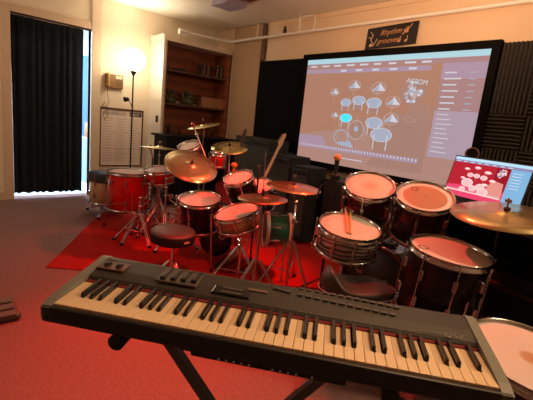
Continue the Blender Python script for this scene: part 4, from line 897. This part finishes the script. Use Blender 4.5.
# perforated bar under keyboard
a = K(192, 353, -.10); b = K(345, 379, -.10)
br = MB(KM).box((a.x, a.y-.015, -.098), (b.x, a.y+.015, -.081), bev=.004).build('cross_bar', BMETAL, st)
MB(KM).box((a.x-.03, a.y-.012, -.09), (a.x+.01, a.y+.012, -.059), bev=.004).build('bracket', BMETAL, st)
for i in range(13):
    if i in (5, 6, 11): continue
    x_ = a.x+.075+i*.0195; MB(KM).tube([(x_, a.y-.0165, -.09), (x_, a.y-.013, -.09)], .0028, 8).build('adjuster_hole', WHITE, br)
# grey case at left edge on floor
t = thing('pedal_board', 'flat grey ribbed box on the floor at the left edge', 'box', fl(at_z(2, 318, 0)))
a = at_z(19, 321, 0); e2 = fl(at_z(11.5, 301, 0))-fl(a); e2l = e2.length; e2.normalize(); e1 = V((e2.y, -e2.x, 0)); e1 = e1 if e1.dot(RT) < 0 else -e1
BM_ = Matrix(((e1.x, e2.x, 0, a.x), (e1.y, e2.y, 0, a.y), (0, 0, 1, 0), (0, 0, 0, 1)))
MB(BM_).box((0, 0, 0), (.5, e2l, .035), bev=.008).build('case', mat('case_black', (.02, .02, .02), .4), t)
for k in range(3): MB(BM_).box((.01, e2l*(.05+k*.32), .035), (.49, e2l*(.27+k*.32), .046), bev=.005).build('ridge', mat('ribbed_grey', (.13, .12, .10), .4), t)
MB(BM_).tube([(-.01, .02, .01), (-.01, .02, .035)], .008, 8).build('latch', CHROME, t)
# ================================================================== LIGHT
def lamp(name, typ, loc, col, e, size=.3, tgt=None, **k):
    l = bpy.data.lights.new(name, typ); l.color = col; l.energy = e
    if typ == 'AREA': l.size = size
    else: l.shadow_soft_size = size
    for a, b in k.items(): setattr(l, a, b)
    o = bpy.data.objects.new(name, l); C.objects.link(o); o.location = loc
    if tgt is not None: o.rotation_euler = (V(tgt)-V(loc)).to_track_quat('-Z', 'Y').to_euler()
    return o
lamp('red_stage_spot', 'SPOT', (-1.75, 1.5, 2.72), (1, .006, .001), 540, .06, (-1.85, .92, 0), spot_size=math.radians(50), spot_blend=1)
lamp('red_stage_spot', 'SPOT', (-1.7, 3.1, 2.6), (1, .02, .012), 560, .05, (-2.75, 1.85, .2), spot_size=math.radians(50), spot_blend=.9)
lamp('red_stage_spot', 'SPOT', (-.9, .7, 2.72), (1, .02, .02), 200, .05, (-2.75, 1.9, .3), spot_size=math.radians(44), spot_blend=.9)
lamp('red_stage_spot', 'SPOT', (-2.05, 2.35, 2.72), (1, .05, .035), 190, .06, (-.95, 2.0, .8), spot_size=math.radians(40), spot_blend=.7)
lamp('warm_ceiling_light', 'AREA', (.75, 2.7, 2.5), (1, .68, .40), 36, .22, (-.8, 1.7, .8))
lamp('warm_keyboard_light', 'SPOT', (-.2, 1.5, 2.7), (1, .60, .31), 95, .12, (-.7, .75, .85), spot_size=math.radians(54), spot_blend=1)
lamp('warm_room_light', 'AREA', (-4.4, -1.4, 2.7), (1, .78, .56), 30, 1.0, (-5.0, 2.4, .9))
lamp('front_wall_fill', 'SPOT', (-1.2, 1.6, 1.9), (1, .60, .34), 210, .15, (-2.2, 3.98, 3.3), spot_size=math.radians(85), spot_blend=.9)  # unseen fill light added to brighten the upper front wall
lamp('lamp_uplight', 'SPOT', (LX, LY, LZ+.34), (1, .84, .62), 38, .08, (LX+.6, LY-.1, 4), spot_size=math.radians(150), spot_blend=1)
lamp('hall_daylight', 'AREA', (-6.9, 1.4, 2.5), (.66, .82, 1), 170, 1.0, (-6.9, 1.5, 0))
w = bpy.data.worlds.new('world'); bpy.context.scene.world = w; w.use_nodes = True
w.node_tree.nodes['Background'].inputs[0].default_value = (.02, .018, .02, 1); w.node_tree.nodes['Background'].inputs[1].default_value = 1
s = bpy.context.scene; s.view_settings.view_transform = 'Standard'; s.view_settings.look = 'None'; s.view_settings.gamma = 1; s.view_settings.exposure = 0; s.view_settings.use_curve_mapping = False
